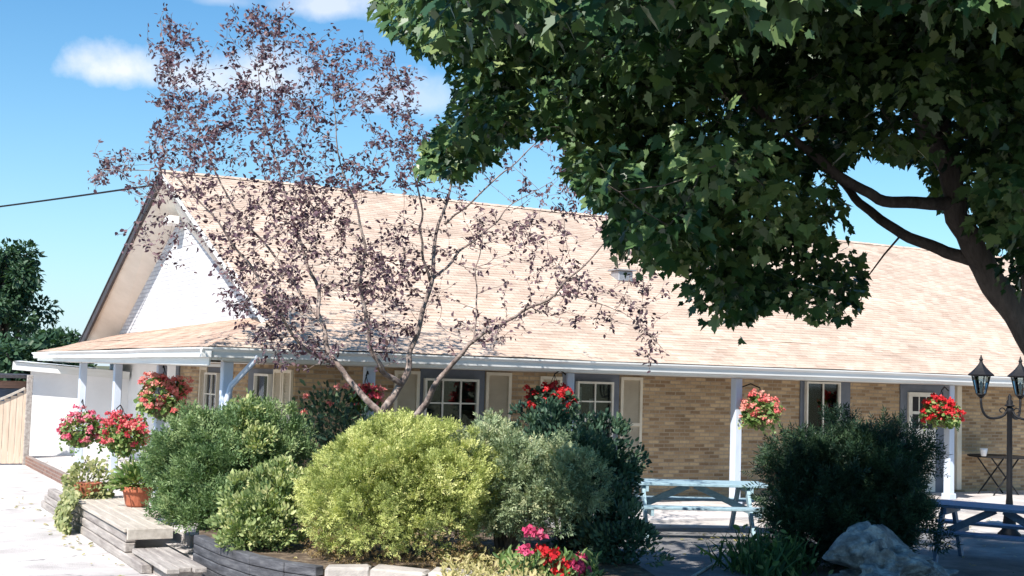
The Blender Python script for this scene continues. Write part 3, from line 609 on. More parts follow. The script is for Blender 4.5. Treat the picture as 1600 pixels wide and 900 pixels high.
wallc = [(3.96, 14.45), (3.98, 13.5), (4.08, 12.75), (4.25, 12.2), (4.45, 11.85)]
bw = thing('timber_bed_wall', (4.1, 13, 0), 'dark shade-toned timber retaining wall curving round the left end of the raised bed', 'retaining wall')
for i in range(4):
    q = MB()
    for a, b in zip(wallc, wallc[1:]):
        q.beam((*a, 0.05 + 0.1 * i), (*b, 0.05 + 0.1 * i), 0.12 + 0.008 * (i % 2), 0.094, bev=0.008)
    q.build('timber', M['timber_dark'], bw)
edge = [(4.48, 11.80), (4.9, 11.62), (5.35, 11.25), (5.8, 10.85), (6.25, 10.45), (6.7, 10.1), (7.1, 9.85)]
es = thing('stone_edging', (5.8, 10.9, 0), 'pale stone edging along the front of the raised shrub bed', 'edging')
for i, (a, b) in enumerate(zip(edge, edge[1:])):
    q = MB(); a = Vector((*a, 0.20)); b = Vector((*b, 0.20)); d = (b - a) * 0.015
    q.beam(a + d, b - d, 0.26, 0.42, bev=0.03)
    for v in q.bm.verts: v.co += Vector((random.uniform(-.012, .012), random.uniform(-.012, .012), random.uniform(-.014, .014)))
    q.build('stone', M['stone_pale'], es)
bed = [(4.0, 14.6), (4.02, 13.5), (4.12, 12.75), (4.3, 12.2), (4.5, 11.9), (4.9, 11.7), (5.4, 11.33), (5.85, 10.93), (6.3, 10.53), (6.75, 10.18), (7.15, 9.95), (7.45, 10.4), (7.8, 11.3), (8.2, 12.4), (8.5, 14), (8.4, 16.2), (4.45, 16.25)]
q = MB(); cx = np.mean([b[0] for b in bed]); cy = np.mean([b[1] for b in bed])
top = [(x, y, 0.36) for x, y in bed]; low = [(cx + (x - cx) * 1.004, cy + (y - cy) * 1.004, 0.02) for x, y in bed]
q.face(top)
for i in range(len(bed)): j = (i + 1) % len(bed); q.face([low[i], low[j], top[j], top[i]])
tag(q.build('bed_soil', M['soil']), kind='structure')

# ------------------------------------------------------------------ plants
def lumpy(u, seed, amp=0.12):
    r = np.random.default_rng(seed); out = np.zeros(len(u))
    for k in range(7):
        d = norm(r.normal(size=(1, 3)))[0]; out += np.sin((u @ d) * r.uniform(3, 8) + r.uniform(0, 6)) / 7
    return 1 + amp * 2.2 * out
def shrub(name, label, cat, base, lumps, n, tmpl, size, m, seed, up=0.45, group=None, amp=0.12, inner=0.62, droop=0.0, stem_m='stem', rand=0.45, zmin=None, clump=0, cr=0.12):
    t = thing(name, base, label, cat, group)
    Ps, As, TT = [], [], []
    vol = np.array([l[1][0] * l[1][1] + l[1][0] * l[1][2] for l in lumps]); vol = vol / vol.sum()
    for i, (c, rad) in enumerate(lumps):
        k = int(n * vol[i]); u = rdir(int(k * 1.25)); u = u[(u[:, 2] > -0.75)][:k]
        rr = (inner + (1.02 - inner) * rng.random(len(u)) ** 0.55) * lumpy(u, seed + i, amp)
        if clump:      # a twiggy inside fills the bush
            uf = rdir(int(k * 0.6)); Ps.append(np.array(c) + uf * (0.25 + 0.5 * rng.random((len(uf), 1))) * np.array(rad)); As.append(uf); TT.append(rng.random(len(uf)) * 0.7)
        if clump:      # tufts: many sprigs fan out from each of the clump centres
            nc = max(6, int(clump * vol[i])); uc = rdir(nc); uc = uc[uc[:, 2] > -0.7]
            rc_ = (inner + (0.97 - inner) * rng.random(len(uc)) ** 0.35) * lumpy(uc, seed + i, amp)
            cc = np.array(c) + uc * rc_[:, None] * np.array(rad); on = norm(uc / np.array(rad))
            pick = rng.integers(0, len(uc), k); dv = norm(on[pick] * 0.75 + np.array([0, 0, 0.25]) + 0.75 * rdir(k))
            csz = rng.uniform(0.6, 1.35, len(uc))[pick]
            Ps.append(cc[pick] + dv * (cr * csz * rng.random(k) ** 0.6)[:, None]); As.append(norm(dv + 0.3 * on[pick]))
            TT.append(np.clip(rng.random(len(uc))[pick] * 0.6 + rng.random(k) * 0.4, 0, 1)); continue
        Ps.append(np.array(c) + u * rr[:, None] * np.array(rad)); As.append(norm(u / np.array(rad))); TT.append(rng.random(len(u)))
    Pn = np.concatenate(Ps); O = np.concatenate(As)
    zl = zmin if zmin is not None else base[2] + 0.03
    keep = Pn[:, 2] > zl; Pn, O = Pn[keep], O[keep]; tt_ = np.concatenate(TT)[keep]
    axis = norm(O + np.array([0, 0, up]) + rand * rng.normal(size=O.shape) - np.array([0, 0, droop]))
    nr = norm(np.cross(axis, rdir(len(O))) * 0.9 + O * 0.6)
    scatter('foliage', tmpl, Pn, axis, nr, size * rng.uniform(0.65, 1.3, len(Pn)), M[m], t, tt_)
    q = MB(); b = Vector(base)
    for i, (c, rad) in enumerate(lumps):
        for j in range(4):
            e = Vector(c) + Vector((random.uniform(-.5, .5) * rad[0], random.uniform(-.2, .6) * rad[1], random.uniform(-.1, .5) * rad[2]))
            s0 = b + Vector((random.uniform(-.08, .08), random.uniform(-.08, .08), -0.05))
            q.tube([s0, s0.lerp(e, .4) + Vector((0, 0, .08)), e], [0.028, 0.018, 0.006], 6)
    q.build('stems', M[stem_m], t)
    return t
def lump(px, py, d, rx, rz, ry=None):
    return (pt(px, py, d), (rx, ry or rx, rz))
def gb(px, py, d, z):
    a = pt(px, py, d); return (a[0], a[1], z)

shrub('juniper_shrub', 'feathery blue-green juniper at the left end of the bed, beside the timber landing', 'shrub', gb(345, 735, 15.9, 0.36),
      [lump(345, 742, 15.9, 0.80, 0.72), lump(298, 730, 15.9, 0.40, 0.62), lump(418, 715, 16.2, 0.50, 0.60), lump(372, 690, 16.0, 0.30, 0.34), lump(330, 800, 15.4, 0.50, 0.35)],
      9000, T_SPRAY, 0.13, 'leaf_juniper', 21, up=0.5, amp=0.26, rand=0.3, clump=330, cr=0.17, inner=0.55)
shrub('leafy_sapling', 'light green leafy young shrub poking up behind the juniper by the corner post', 'shrub', gb(388, 760, 15.9, 0.36),
      [lump(381, 652, 15.7, 0.15, 0.27), lump(398, 690, 15.45, 0.20, 0.20)], 900, T_OVAL, 0.062, 'leaf_small', 26, amp=0.2, rand=0.4, clump=50, cr=0.10)
shrub('low_bush', 'small low yellow-green bush between the juniper and the golden bush', 'shrub', gb(415, 810, 13.9, 0.36),
      [lump(415, 806, 13.8, 0.46, 0.46), lump(440, 770, 14.2, 0.32, 0.34), lump(385, 830, 13.6, 0.28, 0.3)], 5200, T_OVAL, 0.058, 'leaf_small', 31, amp=0.2, rand=0.4, clump=190, cr=0.10)
shrub('golden_cypress', 'broad rounded golden-green bush in the middle of the bed', 'shrub', gb(620, 772, 13.4, 0.36),
      [lump(625, 772, 13.4, 0.99, 0.74), lump(560, 790, 13.2, 0.55, 0.58), lump(690, 760, 13.5, 0.58, 0.62), lump(625, 712, 13.5, 0.62, 0.36)], 15000, T_SPRAY, 0.08, 'leaf_gold', 41, up=0.2, amp=0.12, rand=0.3, clump=820, cr=0.10, inner=0.74)
gold = bpy.data.objects['golden_cypress']
n = 900; th = rng.uniform(0, 6.283, n); gc_ = np.array(pt(622, 772, 13.4)); rr_ = rng.uniform(.70, 1.0, n)
sk = np.stack([gc_[0] + np.cos(th) * rr_ * 0.95, gc_[1] + np.sin(th) * rr_ * 0.95, 0.42 + rng.random(n) ** 2 * 0.34], 1)
scatter('dry_foliage', T_SPRAY, sk, norm(np.stack([np.cos(th), np.sin(th), rng.uniform(-.6, .3, n)], 1) + .5 * rdir(n)), rdir(n), rng.uniform(.05, .10, n), M['leaf_dry'], gold)
shrub('grey_juniper', 'loose grey-green feathery shrub on the right flank of the golden bush', 'shrub', gb(790, 760, 13.7, 0.36),
      [lump(780, 765, 13.7, 0.50, 0.62), lump(762, 712, 13.9, 0.32, 0.32), lump(845, 770, 13.5, 0.42, 0.46), lump(895, 765, 13.4, 0.30, 0.34), lump(870, 722, 13.7, 0.22, 0.24)], 6800, T_SPRAY, 0.10, 'leaf_grey', 51, up=0.2, amp=0.2, inner=0.5, droop=0.2, clump=260, cr=0.14, rand=0.35)
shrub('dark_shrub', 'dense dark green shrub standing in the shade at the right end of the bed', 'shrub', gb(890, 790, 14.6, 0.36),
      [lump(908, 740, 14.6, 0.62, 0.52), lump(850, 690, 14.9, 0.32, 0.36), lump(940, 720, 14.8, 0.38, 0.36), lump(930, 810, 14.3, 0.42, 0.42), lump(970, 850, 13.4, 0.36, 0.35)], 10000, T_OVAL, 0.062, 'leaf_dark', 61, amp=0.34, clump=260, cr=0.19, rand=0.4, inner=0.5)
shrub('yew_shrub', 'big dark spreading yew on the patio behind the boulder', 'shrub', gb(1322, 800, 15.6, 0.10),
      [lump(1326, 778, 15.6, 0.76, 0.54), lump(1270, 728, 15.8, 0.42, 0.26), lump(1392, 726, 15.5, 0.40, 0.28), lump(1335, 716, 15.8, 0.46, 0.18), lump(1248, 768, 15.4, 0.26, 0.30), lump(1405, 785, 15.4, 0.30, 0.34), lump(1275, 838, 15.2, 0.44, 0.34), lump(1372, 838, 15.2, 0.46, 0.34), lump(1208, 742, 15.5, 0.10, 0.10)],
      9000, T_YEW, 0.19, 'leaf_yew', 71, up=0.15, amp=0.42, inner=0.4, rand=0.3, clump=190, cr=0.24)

# flowering helpers
def petals(name, centers, rad, per, m, parent, size=0.045):
    C = np.repeat(np.asarray(centers), per, axis=0); u = rdir(len(C)); u[:, 2] = np.abs(u[:, 2]) * 0.8 + u[:, 2] * 0.2
    P = C + u * rad * rng.uniform(0.4, 1.0, (len(C), 1))
    ax_ = rdir(len(C)); nr = norm(u + 0.5 * rdir(len(C)))
    tint = np.clip(np.repeat(rng.random(len(centers)), per) * 0.7 + rng.random(len(C)) * 0.3, 0, 1)
    return scatter(name, T_PETAL, P, ax_, nr, size * rng.uniform(0.7, 1.3, len(C)), m, parent, tint)
def basket(c, rad, post, label, fm, nf, cat='hanging basket', group='flower baskets on the porch posts', leaf='leaf_ger', squash=0.85, nl=900):
    c = Vector(c); t = thing('flower_basket', c - Vector((0, 0, rad * 0.75)), label, cat, group)
    prof = [(0.02, -0.30), (0.10, -0.29), (0.19, -0.2), (0.235, -0.08), (0.25, 0.0), (0.24, 0.03), (0.2, 0.02)]
    k = rad / 0.42
    q = MB(); q.lathe(c - Vector((0, 0, 0.05 * k)), [(r_ * k, z_ * k) for r_, z_ in prof], 18); q.build('bowl', M['coir'], t, smooth=True)
    q = MB(); p0 = Vector(post); p0.z = c.z + rad * 0.9 + 0.1
    q.tube([p0, p0.lerp(Vector((c.x, c.y, p0.z + 0.08)), 0.6) + Vector((0, 0, 0.05)), Vector((c.x, c.y, p0.z + 0.03))], 0.012, 6)
    for j in range(3):
        a = j * 2.094; q.tube([Vector((c.x, c.y, p0.z + 0.03)), c + Vector((0.24 * k * math.cos(a), 0.24 * k * math.sin(a), -0.05))], 0.005, 5)
    q.build('bracket', M['iron'], t)
    u = rdir(nl); u[:, 2] = u[:, 2] * 0.9 + 0.05; rr = rng.uniform(0.45, 0.95, nl) ** 0.7
    L = np.array(c) + u * rr[:, None] * np.array([rad, rad, rad * squash]) * lumpy(u, nf * 3 + int(c.x * 10), 0.2)[:, None]
    scatter('foliage', T_ROUND, L, norm(u + 0.6 * rdir(nl) - np.array([0, 0, .2])), norm(u + 0.5 * rdir(nl) + np.array([0, 0, .3])), rng.uniform(0.05, 0.095, nl), M[leaf], t)
    sp, sa = [], []
    for _ in range(11):
        a = random.uniform(0, 6.283); ln = random.uniform(0.25, 0.75) * rad * 1.3; r0 = rad * random.uniform(.6, .95)
        for j in range(int(ln / 0.022)):
            tt = j * 0.022; sp.append(np.array(c) + np.array([math.cos(a) * (r0 + .05 * math.sin(tt * 9)), math.sin(a) * (r0 + .05 * math.sin(tt * 9)), -rad * .25 - tt]) + rng.normal(size=3) * 0.018); sa.append(np.array([math.cos(a), math.sin(a), -.8]))
    sp = np.array(sp); sa = np.array(sa)
    scatter('trailing_foliage', T_ROUND, sp, norm(sa + .6 * rdir(len(sp))), norm(np.array([-.5, -.4, .5]) + .6 * rdir(len(sp))), rng.uniform(0.03, 0.065, len(sp)), M[leaf], t)
    v = rdir(nf); v[:, 2] = np.where(v[:, 2] < -0.55, -v[:, 2], v[:, 2])
    H = np.array(c) + v * np.array([rad, rad, rad * squash]) * rng.uniform(0.72, 1.18, (nf, 1)) * lumpy(v, nf * 3 + int(c.x * 10), 0.2)[:, None]
    petals('flowers', H, 0.066, 30, M[fm], t, 0.046)
    return t
def bp(px, py, d): return pt(px, py, d)
def dep(x, y, z): return proj(np.array([x, y, z]))[2]
basket(bp(255, 624, dep(XP, 21.4, 1.6)), 0.40, (XP, 21.55, 0), 'salmon and pink flower basket high on a left side porch post, above the juniper', 'fl_coral', 90)
basket(bp(128, 672, dep(XP, 26.0, 1.0)), 0.42, (XP, 28.65, 0), 'pink and green flower basket farthest left, low in front of the white outbuilding wall', 'fl_pink', 62)
basket(bp(190, 682, dep(XP, 23.8, 1.0)), 0.40, (XP, 25.05, 0), 'red flower basket low on the second left side post, beside the pink and green one', 'fl_mix', 95)
basket(bp(571, 622, dep(7.33, 17.5, 1.8)), 0.22, (7.33, YP, 0), 'small pinkish-red flower basket behind the stem of the purple-leaved tree', 'fl_mix', 36, nl=350)
basket(bp(865, 634, dep(10.8, 17.4, 1.7)), 0.42, (10.84, YP, 0), 'dark-leaved scarlet flower basket above the dark shrub', 'fl_red', 46, leaf='leaf_dark', squash=0.7)
basket(bp(1187, 645, dep(14.6, 17.5, 1.7)), 0.34, (14.33, YP, 0), 'coral flower basket beside the sunlit white post at the picnic table', 'fl_coral', 66)
basket(bp(1471, 645, dep(19.4, 17.4, 1.7)), 0.34, (19.64, YP, 0), 'bright red flower basket on the post left of the black lamp', 'fl_red', 62)

# terracotta pot with plant, trailing plant
pot_c = Vector((3.93, 17.5, 0.403))
tp = thing('potted_plant', pot_c, 'terracotta pot of leafy green plants on the timber landing', 'potted plant')
q = MB(); q.lathe(pot_c, [(0.13, 0), (0.15, 0.02), (0.195, 0.2), (0.225, 0.205), (0.23, 0.27), (0.20, 0.27), (0.19, 0.23)], 22); q.build('pot', M['terracotta'], tp, smooth=False)
n = 520; u = rdir(n); u[:, 2] = np.abs(u[:, 2]); Lp = np.array(pot_c) + np.array([0, 0, 0.26]) + u * rng.uniform(0.3, 1, (n, 1)) * np.array([0.34, 0.34, 0.34])
scatter('foliage', T_LONG, Lp, norm(u + .4 * rdir(n)), norm(u + .6 * rdir(n)), rng.uniform(0.08, 0.15, n), M['leaf_ger'], tp)
tv_b = Vector((3.55, 18.9, 0.4))
tv = thing('trailing_plant', tv_b, 'pale yellow-green trailing plant spilling over the timber edge to the driveway', 'plant')
pp, aa = [], []
for i in range(1700):
    if i < 900:
        u = rdir(1)[0]; u[2] = max(u[2], -0.35); pp.append(np.array(tv_b) + np.array([0, 0, 0.14]) + u * np.array([0.36, 0.45, 0.42]) * random.uniform(.5, 1)); aa.append(u)
    else:
        a = random.uniform(-0.55, 0.35); t = random.random(); hgt = 0.55 * (1 - t) + 0.02
        pp.append(np.array([3.26 - 0.12 * math.sin(t * 2.2) + random.uniform(-.06, .03), 18.4 + a + random.uniform(-.05, .05), hgt])); aa.append(np.array([-.4, random.uniform(-.5, .5), -.8]))
pp = np.array(pp); aa = np.array(aa)
scatter('foliage', T_ROUND, pp, norm(aa + .5 * rdir(len(pp))), norm(np.array([-.7, -.4, .5]) + .6 * rdir(len(pp))), rng.uniform(0.035, 0.075, len(pp)), M['leaf_vine'], tv)
q = MB(); q.lathe(tv_b + Vector((0, 0, 0.0)), [(0.14, 0), (0.2, 0.16), (0.21, 0.2), (0.18, 0.2)], 16); q.build('pot', M['terracotta'], tv)

# rose bush at the wall, red flower bed, ground cover, blades
t = shrub('rose_bush', 'leafy rose bush with a few pale blooms against the wall behind the purple-leaved tree', 'shrub', gb(520, 700, 18.6, 0.15),
          [lump(515, 645, 18.6, 0.50, 0.42), lump(550, 690, 18.4, 0.5, 0.5), lump(480, 700, 18.5, 0.4, 0.4)], 1500, T_OVAL, 0.09, 'leaf_dark', 81, amp=0.3, inner=0.3)
for x, y in ((478, 620), (528, 605), (541, 606), (476, 646), (515, 632)):
    petals('bloom', [pt(x, y, 18.2)], 0.05, 22, M['fl_coral'], t, 0.045)
gf = at_z(865, 890, 0.36)
t = thing('red_flowers', (gf[0], gf[1], 0.36), 'clump of red and cerise garden flowers at the front of the bed', 'flowers')
hd = [(828, 832), (843, 838), (845, 862), (864, 868), (883, 884), (908, 874), (820, 862), (912, 893), (856, 880), (875, 896), (902, 886)]
for x, y in hd:
    rd = x in (845, 864, 883, 856, 875); h = pt(x, y, 12.0 + 0.3 * random.random())
    hh = petals('red_head' if rd else 'cerise_head', [h], 0.075 if rd else 0.065, 50, M['fl_red' if rd else 'fl_cerise'], t, 0.05)
    q = MB(); q.tube([(h[0] + random.uniform(-.08, .08), h[1] + random.uniform(0, .1), 0.34), Vector(h)], 0.006, 5); q.build('stem', M['leaf_blade'], t)
n = 620; pb_ = np.array([pt(random.uniform(780, 935), random.uniform(868, 935), 12.35 + random.uniform(-.3, .4)) for _ in range(n)]); pb_[:, 2] = np.maximum(pb_[:, 2], 0.38)
scatter('foliage', T_LONG, pb_, norm(np.array([0, 0, .8]) + .7 * rdir(n)), norm(np.array([-.3, -.6, .5]) + .6 * rdir(n)), rng.uniform(0.06, 0.13, n), M['leaf_ger'], t)
n = 1500; gc = np.array([at_z(random.uniform(690, 850), random.uniform(872, 930), 0.37) for _ in range(n)]); gc[:, 2] = 0.37 + rng.random(n) * 0.10
tag(scatter('ground_cover', T_LONG, gc, norm(np.array([0, 0, .5]) + .8 * rdir(n)), norm(np.array([-.2, -.3, 1]) + .6 * rdir(n)), rng.uniform(0.04, 0.09, n), M['leaf_straw'], None), 'pale straw-coloured ground cover at the front edge of the bed', 'ground cover', kind='stuff')
gp = at_z(1195, 895, 0.1)
t = thing('grassy_plant', (gp[0], gp[1], 0.1), 'green grassy plant with arching blades left of the boulder', 'plant')
n = 420; base_ = np.array([gp[0], gp[1], 0.11]) + rng.normal(size=(n, 3)) * np.array([0.22, 0.22, 0]); 
dirs = norm(rng.normal(size=(n, 3)) * np.array([0.55, 0.55, 0.1]) + np.array([0, 0, 1.0]))
T_BLADE = ([(0.022, 0, 0), (0.03, .35, .03), (0.022, .7, 0.0), (0, 1, -.14), (-.022, .7, 0.0), (-.03, .35, .03), (-.022, 0, 0)], [(0, 1, 5, 6), (1, 2, 4, 5), (2, 3, 4)])
scatter('blades', T_BLADE, base_, dirs, norm(rdir(n)), rng.uniform(0.22, 0.58, n), M['leaf_blade'], t)
n = 300; lp_ = np.array([gp[0], gp[1], 0.3]) + rng.normal(size=(n, 3)) * np.array([0.25, 0.25, 0.14]); lp_[:, 2] = np.maximum(lp_[:, 2], .12)
scatter('leaves', T_OVAL, lp_, norm(rdir(n) + np.array([0, 0, .6])), norm(rdir(n) + np.array([-.3, -.3, .8])), rng.uniform(0.06, 0.12, n), M['leaf_ger'], t)
a = at_z(1080, 902, 0.125); b = at_z(1119, 879, 0.125); q = MB(); q.beam(a, Vector(b), 0.03, 0.025, bev=0.004); tag(q.build('wooden_stake', M['timber_pale']), 'pale wooden stake lying on the shaded patio', 'stake')

# ------------------------------------------------------------------ trees
def grow(limbs, attractors, r_tip=0.004, kr=0.011, seed=0, back=0.35, nside=6, wig=0.08, crook=0.0):
    """twigs from the traced limbs to every attractor; returns (tubes, twig segments)"""
    rr = random.Random(seed); nodes, nrad, tubes, segs = [], [], [], []
    for pts, rad in limbs:
        pts = [np.array(p, float) for p in pts]; dense, dr = [], []
        for i in range(len(pts) - 1):
            for j in range(6):
                s = j / 6; dense.append(pts[i] * (1 - s) + pts[i + 1] * s); dr.append(rad[i] * (1 - s) + rad[i + 1] * s)
        dense.append(pts[-1]); dr.append(rad[-1])
        d = np.array(dense)
        d[3:-3] += np.array([[rr.gauss(0, 1), rr.gauss(0, 1), rr.gauss(0, .6)] for _ in range(len(d) - 6)]) * crook
        for _ in range(2): d[1:-1] = (d[:-2] + 2 * d[1:-1] + d[2:]) / 4
        tubes.append((d, dr)); nodes.extend(d); nrad.extend(dr)
    NP = np.array(nodes); NR = np.array(nrad)
    A = [np.array(a) for a in attractors]
    dist = [np.min(np.linalg.norm(NP - a, axis=1)) for a in A]
    for i in np.argsort(dist):
        a = A[i]; dv = a - NP; L = np.linalg.norm(dv, axis=1)
        cost = L + back * np.maximum(0, NP[:, 2] - a[2] + 0.2) + 0.15 * (NR < r_tip * 1.3)
        j = int(np.argmin(cost)); p0 = NP[j]; L0 = L[j]
        if L0 < 0.03: continue
        k = max(3, int(L0 / 0.16)); r0 = min(NR[j] * 0.75, r_tip + kr * L0)
        off = np.array([rr.uniform(-1, 1), rr.uniform(-1, 1), rr.uniform(-1.2, 0.4)]) * wig * L0
        ps = []
        for s in range(k + 1):
            u = s / k; ps.append(p0 + (a - p0) * u + off * math.sin(math.pi * u) + (np.array([rr.uniform(-1, 1) for _ in range(3)]) * 0.018 * L0 if 0 < s < k else 0))
        rad = [r0 + (r_tip - r0) * (s / k) for s in range(k + 1)]
        tubes.append((np.array(ps), rad)); segs.append(np.array(ps))
        NP = np.concatenate([NP, np.array(ps[1:])]); NR = np.concatenate([NR, np.array(rad[1:])])
    return tubes, segs
def inside(poly, x, y):
    c = False; n = len(poly)
    for i in range(n):
        x0, y0 = poly[i]; x1, y1 = poly[(i + 1) % n]
        if (y0 > y) != (y1 > y) and x < (x1 - x0) * (y - y0) / (y1 - y0) + x0: c = not c
    return c

# purple-leaved plum -----------------------------------------------------
D0 = 16.6
base = pt(606, 830, D0); base[2] = 0.36
def L(*a): return [pt(x, y, D0 + dz) for x, y, dz in a]
limbs = [
    ([base] + L((602, 655, 0), (628, 600, 0), (652, 535, 0.1), (672, 440, 0.2), (695, 330, 0.4), (715, 250, 0.5), (735, 150, 0.7)), [.085, .07, .058, .046, .036, .024, .014, .006]),
    (L((628, 600, 0), (600, 585, -.2), (577, 530, -.4), (568, 450, -.5), (573, 390, -.6), (540, 280, -.7), (520, 150, -.9)), [.048, .042, .034, .026, .022, .013, .006]),
    (L((602, 655, 0), (565, 620, -.1), (525, 570, .1), (500, 500, .2), (490, 430, .4), (455, 340, .5), (425, 230, .7), (400, 90, .9)), [.06, .05, .042, .034, .028, .02, .013, .005]),
    (L((525, 570, .1), (470, 540, -.4), (430, 480, -.7), (380, 400, -.9), (320, 320, -1.1), (270, 270, -1.2), (160, 265, -1.3)), [.032, .026, .022, .018, .013, .009, .005]),
    (L((500, 500, .2), (440, 420, .8), (370, 330, 1.1), (310, 200, 1.3), (260, 110, 1.4), (250, 30, 1.5)), [.026, .022, .017, .012, .008, .005]),
    ([base] + L((648, 645, -.5), (690, 595, -.7), (730, 545, -.8), (760, 515, -.8), (800, 500, -.9), (860, 460, -1.1), (920, 410, -1.3), (960, 350, -1.5)), [.06, .052, .042, .034, .028, .024, .018, .012, .006]),
    (L((672, 440, .2), (720, 390, .6), (770, 355, .9), (800, 320, 1.1), (860, 285, 1.3)), [.026, .02, .014, .009, .005]),
    (L((695, 350, .4), (730, 320, .2), (790, 270, .1), (850, 215, 0), (900, 160, -.1)), [.022, .017, .012, .008, .004]),
    (L((672, 440, .2), (660, 370, 0), (650, 310, -.2), (640, 200, -.4), (615, 90, -.6)), [.026, .02, .015, .009, .005]),
    (L((740, 535, -.8), (745, 470, -.5), (750, 410, -.3), (755, 350, -.2)), [.018, .013, .009, .005]),
    (L((860, 460, -1.1), (930, 470, -1.2), (990, 490, -1.3), (1035, 545, -1.4)), [.012, .009, .006, .004]),
]
crown = [(250, 15), (330, 60), (370, 10), (440, 15), (470, 60), (540, 40), (620, 80), (700, 130), (760, 200), (900, 220), (980, 330), (1010, 420), (1060, 470), (1040, 575), (960, 520), (840, 510), (760, 545), (690, 500), (600, 560), (470, 560), (400, 560), (370, 480), (300, 420), (180, 380), (200, 300), (135, 280), (150, 250), (240, 230), (240, 60)]
att = []
rr = random.Random(5)
while len(att) < 2100:
    x, y = rr.uniform(130, 1060), rr.uniform(5, 580)
    if not inside(crown, x + rr.gauss(0, 12), y + rr.gauss(0, 12)): continue
    gap = math.sin(x * .031 + 1.3 * math.sin(y * .017)) + math.sin(y * .041 + x * .013 + 2) + math.sin((x - y) * .023 + 4)
    if rr.random() > 0.68 + 0.24 * gap: continue
    den = 1.0
    if x > 640: den = 0.36
    if x > 880: den = 0.42
    if y > 460 and x < 640: den = 0.85
    if y < 230 and x < 520: den = 1.0
    if 130 < x < 330 and y > 300: den = 0.35
    if rr.random() > den: continue
    att.append(pt(x, y, D0 + rr.gauss(0, 1.0)))
plum = thing('plum_tree', base, 'open purple-leaved tree with slanting stems rising behind the golden bush', 'tree')
limbs = [(p_, [r_ * 0.82 for r_ in rd_]) for p_, rd_ in limbs]
tubes, segs = grow(limbs, att, r_tip=0.003, kr=0.007, seed=2, wig=0.12, crook=0.045)
q = MB()
for ps, rad in tubes: q.tube(ps, rad, 8 if rad[0] > 0.02 else 5, cap=rad[0] > 0.02)
q.build('trunk', M['bark_plum'], plum, smooth=True)
PP, AX = [], []
for s in segs:
    k = len(s)
    for j in range(rr.randint(5, 10)):
        u = rr.uniform(0.25, 1.0) * (k - 1); i = min(int(u), k - 2); p_ = s[i] + (s[i + 1] - s[i]) * (u - i)
        d = norm(s[i + 1] - s[i]); a = norm(d * 0.6 + np.array([rr.gauss(0, .6), rr.gauss(0, .6), rr.gauss(-.25, .5)]))
        PP.append(p_ + np.array([rr.gauss(0, .03), rr.gauss(0, .03), rr.gauss(0, .03)])); AX.append(a)
PP = np.array(PP); AX = np.array(AX)
scatter('crown', T_OVAL, PP, AX, norm(np.array([-.3, -.3, .6]) + .8 * rdir(len(PP))), rng.uniform(0.042, 0.085, len(PP)), M['leaf_plum'], plum, vary=0.3)

# maple ------------------------------------------------------------------
D1 = 10.6
mb_ = pt(1738, 1040, D1); mb_[2] = 0.08
def L1(*a): return [pt(x, y, D1 + dz) for x, y, dz in a]
mlimbs = [
    ([mb_] + L1((1712, 760, 0), (1665, 620, 0), (1605, 520, 0), (1545, 430, 0), (1505, 350, 0), (1485, 285, 0), (1472, 200, 0), (1465, 100, .1), (1430, -60, .2), (1380, -240, .3)), [.19, .15, .135, .122, .108, .096, .088, .078, .066, .05, .025]),
    (L1((1492, 318, 0), (1440, 318, -.1), (1375, 312, -.2), (1310, 278, -.3), (1250, 228, -.4), (1170, 150, -.6), (1070, 60, -.8), (960, 20, -1.0)), [.062, .052, .046, .041, .035, .027, .018, .010]),
    (L1((1550, 412, 0), (1480, 395, .1), (1400, 362, .3), (1340, 318, .5), (1290, 260, .7), (1200, 240, .9), (1080, 260, 1.1), (980, 240, 1.2)), [.062, .052, .044, .038, .031, .024, .016, .009]),
    (L1((1640, 580, .1), (1615, 470, .4), (1592, 380, .7), (1580, 250, .9), (1570, 60, 1.1), (1560, -150, 1.3)), [.10, .085, .07, .06, .045, .02]),
    (L1((1480, 260, 0), (1400, 120, -.6), (1280, -40, -1.2), (1150, -160, -1.6), (1000, -200, -1.9)), [.08, .06, .045, .03, .012]),
    (L1((1150, 140, -.6), (1020, 160, -.4), (900, 130, -.2), (780, 90, 0), (680, 60, 0)), [.03, .024, .018, .012, .006]),
    (L1((1650, 600, 0), (1760, 400, -.5), (1850, 200, -.8), (1930, 0, -1.0)), [.09, .07, .05, .025]),
]
mcrown = [(1250, -420), (1150, -260), (950, -130), (760, -60), (600, -25), (572, 5), (605, 45), (640, 70), (700, 105), (712, 150), (672, 225), (648, 262), (672, 278), (715, 282), (745, 268), (790, 232), (840, 205), (872, 215), (892, 285), (945, 330), (952, 400), (975, 440), (1010, 452), (1040, 432), (1032, 480), (1050, 512), (1120, 505), (1140, 540), (1160, 540), (1172, 500), (1220, 478), (1285, 508), (1345, 490), (1352, 400), (1335, 330), (1300, 285), (1335, 245), (1400, 252), (1440, 262), (1462, 330), (1500, 340), (1560, 470), (1610, 480), (1700, 420), (2050, 350), (2150, -420)]
att = []
